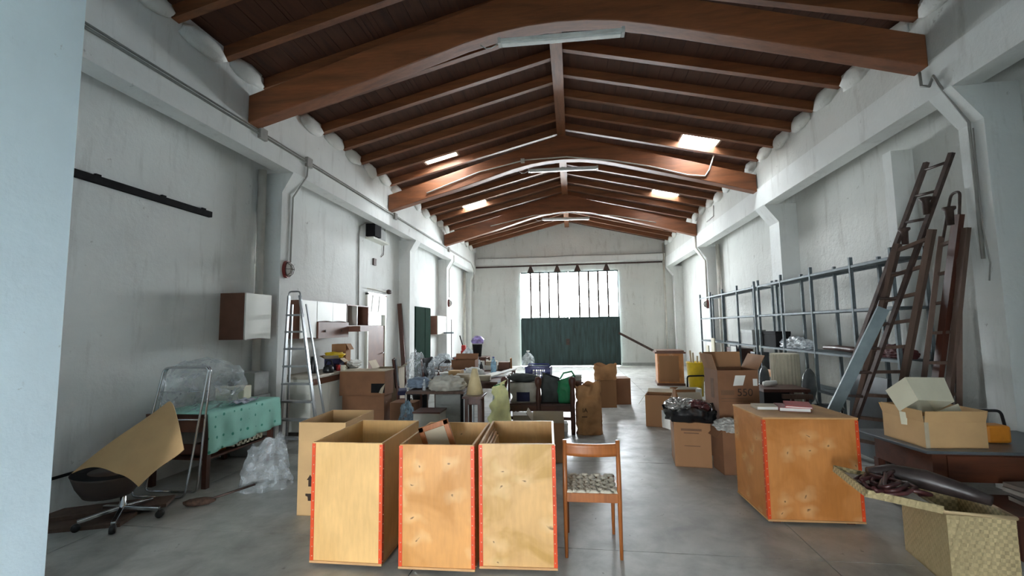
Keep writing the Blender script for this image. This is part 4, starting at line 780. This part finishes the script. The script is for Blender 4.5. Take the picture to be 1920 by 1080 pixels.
single('leaning_board', MB().box(0,.03,-.12,.12,0,1.25), M_CREAM, 'tall cream board leaning upright at the far shelving', 'board', (3.5, 12.0, 0)); single('leaning_board', MB().box(0,.03,-.1,.1,0,1.05), M_CREAM, 'shorter cream board next to the tall one at the shelving', 'board', (3.5, 12.5, 0))
T = thing('picture_frame', 'black framed white panel leaning in the far shelving', 'frame', (3.57, 10.75, .0)); part(T, 'frame', MB().box(0,.02,-.2,.2,.6,.63).box(0,.02,-.2,.2,1.10,1.13).box(0,.02,-.2,-.17,.6,1.13).box(0,.02,.17,.2,.6,1.13).box(0,.02,-.2,.2,0,.6), M_SLATE); part(T, 'panel', MB().box(.004,.012,-.17,.17,.63,1.10), M_PAPER)
plastic('clear plastic bundle lying on the near shelving, third level', (3.80, 8.35, 1.172), (.14,.5,.12), 21, m=clear('milky_plastic', haze=.75), flat=-.5)
single('dark_tool_roll', MB().tube([(0,-.55,.05),(.02,-.2,.05),(0,.1,.06),(.02,.5,.05)], [.03,.045,.04,.03], 8), M_DARKWOOD, 'long dark tool roll on the near shelving left of the ladders', 'tool', (3.80, 7.0, 1.172), smooth=True)
plastic('maroon bundle on the near shelving behind the ladders', (3.80, 5.95, 1.172), (.1,.3,.1), 23, m=mat('maroon_cloth', (80,36,36), .8, 0, .3), flat=-.5, name='cloth_bundle', cat='cloth')
# ------------------------------------------------------------------ furniture between big crate and shelving
T = thing('dark_desk', 'dark wooden desk behind the large lidded crate', 'desk', (2.95, 6.72, 0), -.02); part(T, 'desktop', MB().box(-.42,.16,-.2,.3,.68,.72), M_DARKWOOD); part(T, 'drawer_box', MB().box(-.42,-.1,-.2,.28,.5,.68), M_BLACKM); part(T, 'rail', MB().box(-.2,.16,-.26,-.2,.60,.66), M_OLDWOOD)
for x in (-.38,.12):
    for y in (-.16,.26): part(T, 'leg', MB().box(x-.02,x+.02,y-.02,y+.02,0,.68), M_DARKWOOD)
single('paper_roll', MB().tube([(-.08,0,.035),(.1,.06,.045)], .034, 12).tube([(-.02,.08,.04),(.12,.12,.04)], .03, 12), M_PAPER, 'white rolled papers lying on the dark desk', 'paper roll', (2.72, 6.8, .722), smooth=True)
def lounge(label, loc, rz):
    T = thing('leather_chair', label, 'chair', loc, rz, 'grey leather chairs'); part(T, 'backrest', MB().blob((0,.1,.72), (.17,.06,.24), 3, .05), M_LEATHER, True); part(T, 'seat', MB().blob((0,-.1,.44), (.2,.2,.05), 3, .05), M_LEATHER, True)
    for sx in (-1,1):
        for y in (-.22,.06): part(T, 'leg', MB().tube([(sx*.16,y,0),(sx*.14,y,.42)], .014, 8), M_CHROME, True)
        part(T, 'back_strut', MB().tube([(sx*.12,.06,.42),(sx*.12,.14,.7)], .012, 8), M_CHROME, True)
    return T
lounge('grey leather chair nearer the white paper rolls', (2.96, 7.32, 0), .9); lounge('grey leather chair nearer the ladders', (3.36, 6.85, 0), .7)
d = MB(); n = 48
d.lathe([(.2,0),(.2,1.1),(.19,1.12)], 48)
d.v = [(x*(1+.03*math.cos(24*math.atan2(y,x))), y*(1+.03*math.cos(24*math.atan2(y,x))), z) for x,y,z in d.v]
single('pleated_drum', d, mat('beige_pleated_paper', (190,182,160), .8, 0, .12, 4), 'tall beige pleated drum in front of the near shelving', 'drum', (3.34, 7.75, 0))
# ------------------------------------------------------------------ ladders and planks on the right wall
def ladder(label, a0, a1, b0, b1, n, w, h, rung, m, mr=None, skip=1, group='ladders leaning on the right wall', flat=False):
    T = thing('leaning_ladder', label, 'ladder', (0,0,0), 0, group); a0, a1, b0, b1 = map(Vector, (a0,a1,b0,b1))
    part(T, 'rail', MB().bar(a0, a1, w, h, (a1-a0).cross(b0-a0)), m); part(T, 'rail', MB().bar(b0, b1, w, h, (a1-a0).cross(b0-a0)), m)
    for k in range(n):
        t = (k+.7)/(n); 
        if t > 1: t = 1
        p, q = a0.lerp(a1, t), b0.lerp(b1, t); part(T, 'rung', MB().bar(p, q, rung, rung*.7) if flat else MB().tube([p, q], rung/2, 8), mr or m, not flat)
    return T
ladder('tallest thin steel ladder leaning highest on the right wall', (2.83,5.89,.01), (3.88,5.33,3.33), (3.11,5.91,.01), (3.88,5.0,3.31), 12, .035, .05, .03, M_STEELD)
p0, p1 = at(1590,840,Z=.01), at(1707,454,X=4.1); q0, q1 = at(1648,852,Z=.01), at(1772,430,X=4.05)
ladder('wide old wooden ladder leaning behind the tall steel one', (3.26,6.1,.01), (3.585,5.42,2.46), (3.5,5.75,.01), (3.72,5.12,2.55), 9, .05, .09, .05, M_OLDWOOD, flat=True)
T = ladder('wooden ladder with a steel loop at its top', (3.5,5.38,.01), (3.95,5.33,2.50), (3.80,5.2,.01), (3.95,5.10,2.53), 8, .045, .08, .045, M_OLDWOOD, flat=True)
part(T, 'top_loop', MB().tube(rnd([(3.94,5.32,2.4),(3.98,5.19,2.93),(3.98,5.08,2.93),(3.94,5.11,2.4)], .05), .014, 8), M_STEELD, True)
single('dark_plank', MB().bar((3.71,5.50,.01), (3.93,5.06,2.68), .09, .05, (1,0,0)), M_DARKWOOD, 'thick dark plank leaning right of the ladders', 'plank', group='planks leaning beside the ladders')
single('dark_plank', MB().bar((3.72,5.32,.01), (3.94,5.0,2.53), .07, .04, (1,0,0)), M_OLDWOOD, 'thinner brown plank leaning against the near right pillar', 'plank', group='planks leaning beside the ladders')
single('grey_plank', MB().bar((2.62,5.66,.02), (3.36,5.38,1.75), .12, .025, (0,1,0)), mat('blue_grey_paint', (128,142,146), .5), 'pale blue-grey plank propped along the tall steel ladder', 'plank')
for i, (y, z, lab) in enumerate(((5.75, 2.55, 'dark metal bracket hooked on the ladders, left'), (5.5, 2.82, 'dark metal bucket hooked on the ladders, centre'), (5.3, 2.66, 'dark metal bracket hooked on the ladders, right'))):
    single('hanging_bracket', MB().lathe([(.03,0),(.035,.14),(.055,.16),(.055,.18)], 14), M_STEELD, lab, 'bracket', (3.66+.06*i, y-.33, z-.1), smooth=True)
single('slate_board', MB().hexa([(3.45,5.72,0),(3.48,5.72,0),(3.48,6.4,0),(3.45,6.4,0),(3.55,5.72,.95),(3.58,5.72,.95),(3.58,6.4,.95),(3.55,6.4,.95)]), M_SLATE, 'dark slate panel leaning under the ladders', 'panel')
# ------------------------------------------------------------------ near right corner
T = thing('dark_table', 'dark table with slate grey top carrying the tan carton', 'table', (3.35, 4.36, 0), .0)
part(T, 'tabletop', MB().prism([(-.66,-.40),(.62,-.40),(.62,.38),(-.76,.38)], 'z', .575, .60), M_SLATE, bevel=.006); part(T, 'drawer_apron', MB().box(-.6,.6,-.36,.32,.36,.575), wood('dark_mahogany', (96,52,32), 'x', .4)); part(T, 'drawer_front', MB().box(-.5,.5,-.372,-.36,.39,.56), wood('dark_mahogany', (96,52,32), 'x', .4))
for x in (-.58,.56):
    for y in (-.33,.3): part(T, 'leg', MB().box(x-.03,x+.03,y-.03,y+.03,0,.36), M_DARKWOOD)
T = carton('tan_carton', 'open tan carton with taped corner on the dark table', (2.97, 4.05, .601), .06, .46, .44, .20, M_CARDL, (('f', 80), ('l', 86), ('b', 60), ('r', 75)), fl=.09)
part(T, 'tape', MB().box(-.232,-.20,-.004,-.002,0,.2), mat('clear_tape', (190,176,150), .15))
T = thing('cream_carton', 'cream carton lying tilted inside the tan carton', 'cardboard box', (2.9, 4.25, .62)); o_ = Vector((2.9, 4.25, .62))
P0, P1, P2, P3, P4, P5 = [at(x, y, Y=Y)-o_ for x, y, Y in ((1697,707,4.20),(1722,750,4.10),(1770,708,4.34),(1790,753,4.22),(1660,732,4.36),(1686,771,4.24))]
P6, P7 = P2+P4-P0, P3+P5-P1
part(T, 'body', MB().add([P0,P1,P2,P3,P4,P5,P6,P7], [(0,1,5,4),(0,2,3,1),(0,4,6,2),(2,6,7,3),(4,5,7,6)]), M_CREAM).modifiers.new('thickness','SOLIDIFY').thickness = .006
Q = [at(x, y, Y=Y)-o_ for x, y, Y in ((1730,781,4.12),(1796,757,4.24),(1812,792,4.24),(1732,796,4.12))]; part(T, 'flap', MB().sheet(lambda u,v: Q[0].lerp(Q[1],u).lerp(Q[3].lerp(Q[2],u),v), 4, 3, .006), M_CREAM)
Q2 = [at(x, y, Y=Y)-o_ for x, y, Y in ((1686,771,4.24),(1727,777,4.13),(1730,800,4.13),(1690,795,4.24))]; part(T, 'flap', MB().sheet(lambda u,v: Q2[0].lerp(Q2[1],u).lerp(Q2[3].lerp(Q2[2],u),v), 4, 3, .006), M_CREAM)
T = thing('orange_lantern', 'small orange lantern with black handle right of the tan carton', 'lantern', (3.42, 4.3, .602)); part(T, 'body', MB().box(-.09,.09,-.07,.07,0,.14), mat('orange_plastic', (206,128,32), .4), bevel=.02); part(T, 'handle', MB().tube(rnd([(-.14,0,.1),(-.14,0,.25),(.08,0,.25),(.1,0,.12)], .04), .012, 8), M_BLACK, True)
table('low_brown_table', 'low brown board table in front of the dark table', (3.25, 3.72, 0), 0, .72, .42, .30, M_DARKWOOD)
for i in range(4): book('magazine', ['magazine at the bottom of the pile on the low brown table', 'magazine second from bottom in the pile on the low brown table', 'magazine second from top in the pile on the low brown table', 'magazine on top of the pile on the low brown table'][i], (3.08+.02*(i % 2), 3.62, .302+.032*i), .08*i-.1, .3, .2, .03, mat('magazine_%d' % i, [(150,140,130),(110,104,100),(170,164,156),(130,120,112)][i], .5), 0, 'magazine', 'magazines on the low table')
# rattan chest
rc = Vector((2.20, 3.13, 0)); T = thing('rattan_chest', 'open woven rattan chest in the near right corner', 'chest', rc, -.16); M_RAT = weave('woven_rattan', (206,186,140), 46)
w_, d_, h_ = .33, .52, .45
part(T, 'front_wall', MB().box(0,w_,0,.014,0,h_), M_RAT); part(T, 'back_wall', MB().box(0,w_,d_-.014,d_,0,h_), M_RAT); part(T, 'side_wall', MB().box(0,.014,.014,d_-.014,0,h_), M_RAT); part(T, 'side_wall', MB().box(w_-.014,w_,.014,d_-.014,0,h_), M_RAT); part(T, 'bottom', MB().box(0,w_,0,d_,0,.012), M_RAT)
part(T, 'rim', MB().tube([(0,0,h_),(w_,0,h_),(w_,d_,h_),(0,d_,h_)], .012, 8, True), mat('rattan_edge', (190,166,128), .6), True)
R = Matrix.Translation((-.012,0,h_)) @ Matrix.Rotation(.16, 4, 'Y')
ld = part(T, 'lid', MB().box(-.40,0,0,d_,-.01,.0,R).box(-.40,-.385,0,d_,0,.035,R).box(-.40,0,0,.015,0,.035,R).box(-.40,0,d_-.015,d_,0,.035,R), M_RAT); part(ld, 'lining', MB().box(-.385,-.005,.015,d_-.015,.001,.006,R), mat('cream_lining', (206,196,184), .85, 0, .12, 12))
M_STRAP = mat('dark_red_leather', (70,34,34), .35, 0, .35, 10)
def strapz(label, pts, r, nm='leather_strap', cat='strap', m=None): return single(nm, MB().tube(pts, r, 8), m or M_STRAP, label, cat, smooth=True)
b0 = rc+Vector((-.2,.2,h_+.07))
for i in range(5):
    pts = [b0+Vector((.11*math.cos(k*.9+i*1.3)+.015*k-.06, .16*math.sin(k*.7+i*2.1), .012+.018*math.sin(k*1.3+i)+.01*i+.0)) for k in range(9)]
    strapz(['dark red leather strap lowest in the rattan lid', 'dark red leather strap coiled second in the rattan lid', 'dark red leather strap coiled third in the rattan lid', 'dark red leather strap coiled fourth in the rattan lid', 'dark red leather strap uppermost in the rattan lid'][i], pts, .013)
single('leather_roll', MB().tube([(-.18,.30,.0),(-.05,.28,.02),(.12,.22,.0),(.26,.10,-.03),(.33,.0,-.05)], [.05,.06,.065,.05,.03], 12), mat('brown_black_leather', (58,48,46), .4, 0, .3, 9), 'dark rolled leather saddle bag across the rattan chest rim', 'leather roll', rc+Vector((.0,.1,h_+.09)), smooth=True)
# ------------------------------------------------------------------ fluorescent battens on the beams
def batten(label, p0, p1, Y):
    a, b = at(*p0, Y=Y), at(*p1, Y=Y); T = thing('fluorescent_batten', label, 'light', a.lerp(b, .5), 0, 'fluorescent battens on the arched beams'); c = a.lerp(b, .5); a, b = a-c, b-c; dz = Vector((0,0,-.03))
    part(T, 'housing', MB().bar(a, b, .09, .05), mat('batten_white', (206,206,200), .4), bevel=.008); part(T, 'diffuser', MB().bar(a.lerp(b,.015)+dz, a.lerp(b,.985)+dz, .075, .03), mat('prismatic_diffuser', (216,218,214), .3), bevel=.01)
    for t in (0, 1): part(T, 'end_cap', MB().bar(a.lerp(b, t-.012), a.lerp(b, t+.012), .094, .07), mat('batten_cap', (190,190,184), .5))
    part(T, 'cable', MB().tube([a, a+Vector((-.1,.02,-.04)), a+Vector((-.17,.04,-.03)), a+Vector((-.24,.06,.03))], .006, 6), M_WPIPE, True)
    part(T, 'mount', MB().box(-.03,.03,0,.1,.0,.05), M_WPIPE)
batten('large fluorescent batten on the nearest arched beam', (937,80), (1168,60), 4.93); batten('fluorescent batten on the second arched beam', (992,320), (1120,314), 9.33); batten('small fluorescent batten on the farthest arched beam', (1018,411), (1104,409), 13.76)
# ------------------------------------------------------------------ small clutter on tables and floor
def bottle(label, loc, r, h, m, cap=None):
    T = thing('bottle', label, 'bottle', loc); part(T, 'body', MB().lathe([(r*.9,0),(r,h*.06),(r,h*.62),(r*.35,h*.8),(r*.35,h*.93)], 14), m, True); part(T, 'cap', MB().lathe([(r*.42,h*.93),(r*.42,h)], 10), cap or M_PAPER, True)
bottle('white cleaning bottle at the back right of the office desk', (-1.66, 6.82, .747), .03, .22, M_PAPER, M_BLUE)
bottle('brown bottle in the middle of the office desk', (-2.08, 6.82, .747), .03, .2, M_DARKWOOD)
bottle('small clear bottle on the left end of the office desk', (-2.05, 6.05, .747), .025, .15, M_CLEAR)
bottle('tall white bottle at the left rear of the long table', (-2.36, 8.85, .722), .04, .28, M_PAPER, M_RED)
bottle('dark bottle beside the brown carton on the long table', (-1.72, 8.35, .722), .035, .26, M_BLACK)
carton('small_box', 'small white box on the near left corner of the long table', (-2.2, 7.4, .722), .3, .22, .16, .12, M_PAPER, closed=True)
carton('small_box', 'small tan box on the near edge of the long table', (-1.98, 7.36, .722), -.1, .2, .2, .16, M_CARDL, closed=True)
carton('small_box', 'flat grey box beneath the pale blue box row on the long table', (-1.5, 7.35, .722), .1, .26, .18, .08, M_CARDG, closed=True)
single('cloth_heap', MB().blob((0,0,.06), (.2,.16,.1), 4, .4, 2.2, 31, flat=-.05, ridged=True), mat('white_cloth', (214,214,208), .9, 0, .1, 8), 'heap of white cloth in the middle of the long table', 'cloth', (-1.78, 7.85, .73), smooth=True)
single('cloth_heap', MB().blob((0,0,.05), (.16,.14,.09), 4, .4, 2.2, 33, flat=-.04, ridged=True), mat('blue_grey_cloth', (120,134,150), .9, 0, .15, 8), 'heap of blue-grey cloth on the office desk rear', 'cloth', (-2.2, 6.30, .757), smooth=True)
T = thing('desk_lamp', 'black desk lamp bent over the long table', 'lamp', (-2.4, 7.75, .722)); part(T, 'base', MB().lathe([(.08,0),(.08,.02),(.02,.03)], 16), M_BLACK, True); part(T, 'arm', MB().tube([(0,0,.02),(.05,0,.25),(.18,0,.34)], .008, 6), M_BLACK, True); part(T, 'shade', MB().lathe([(.03,.06),(.07,0)], 16, (.2,0,.27)), M_BLACK, True)
carton('toppled_carton', 'pale cardboard carton on the floor under the dark bench', (-.75, 7.0, 0), .1, .4, .3, .24, M_CARDG, closed=True)
single('shoe_box', MB().box(-.16,.16,-.1,.1,0,.1).box(-.165,.165,-.105,.105,.1,.125), M_PAPER, 'white shoe box on the floor under the right of the bench', 'box', (-.28, 7.12, 0), .1)
for i, (x, y, z, m_, lab) in enumerate(((-3.88,7.24,.90,M_CREAM,'cream mug nearest the worktop edge'), (-4.0,7.3,.90,M_RED,'red tin behind the cream mug on the worktop'))):
    T = thing('mug', lab, 'mug', (x, y, z)); part(T, 'body', MB().lathe([(.035,0),(.04,.01),(.04,.1),(.035,.1),(.034,.012)], 16), m_, True); part(T, 'handle', MB().tube([(.038,0,.08),(.065,0,.07),(.065,0,.035),(.038,0,.025)], .006, 6), m_, True)
carton('open_carton', 'small open carton behind the lined rubbish carton', (1.80, 6.95, 0), .1, .36, .34, .46, M_CARDG, (('b', 40), ('l', 20)), fl=.14)
carton('open_carton', 'white-edged flat carton leaning against the low brown carton', (1.88, 8.1, 0), .1, .34, .3, .5, M_CARD, (('f', 20),), fl=.16, mi=M_PAPER)
plastic('clear plastic bag slumped on the floor left of the padded chairs', (-3.35, 9.3, 0), (.2,.2,.3), 41, flat=-.85)
for i, (x, y, z, w_, d_, h_, m_, lab) in enumerate(((-3.75,12.6,0,.5,.4,.5,M_CARD,'brown carton on the floor before the green lockers'), (-3.1,12.4,0,.5,.4,.42,M_CARDD,'dark carton on the floor right of the one before the lockers'), (-3.7,10.9,0,.36,.4,.6,M_BLACKM,'black box on the floor beside the leaning plank'))):
    carton('floor_box', lab, (x, y, z), .1*i, w_, d_, h_, m_, closed=True)
plastic('white plastic bag on the brown carton before the lockers', (-3.75, 12.8, .51), (.25,.2,.2), 43, flat=-.7, m=clear('milky_plastic', haze=.75))
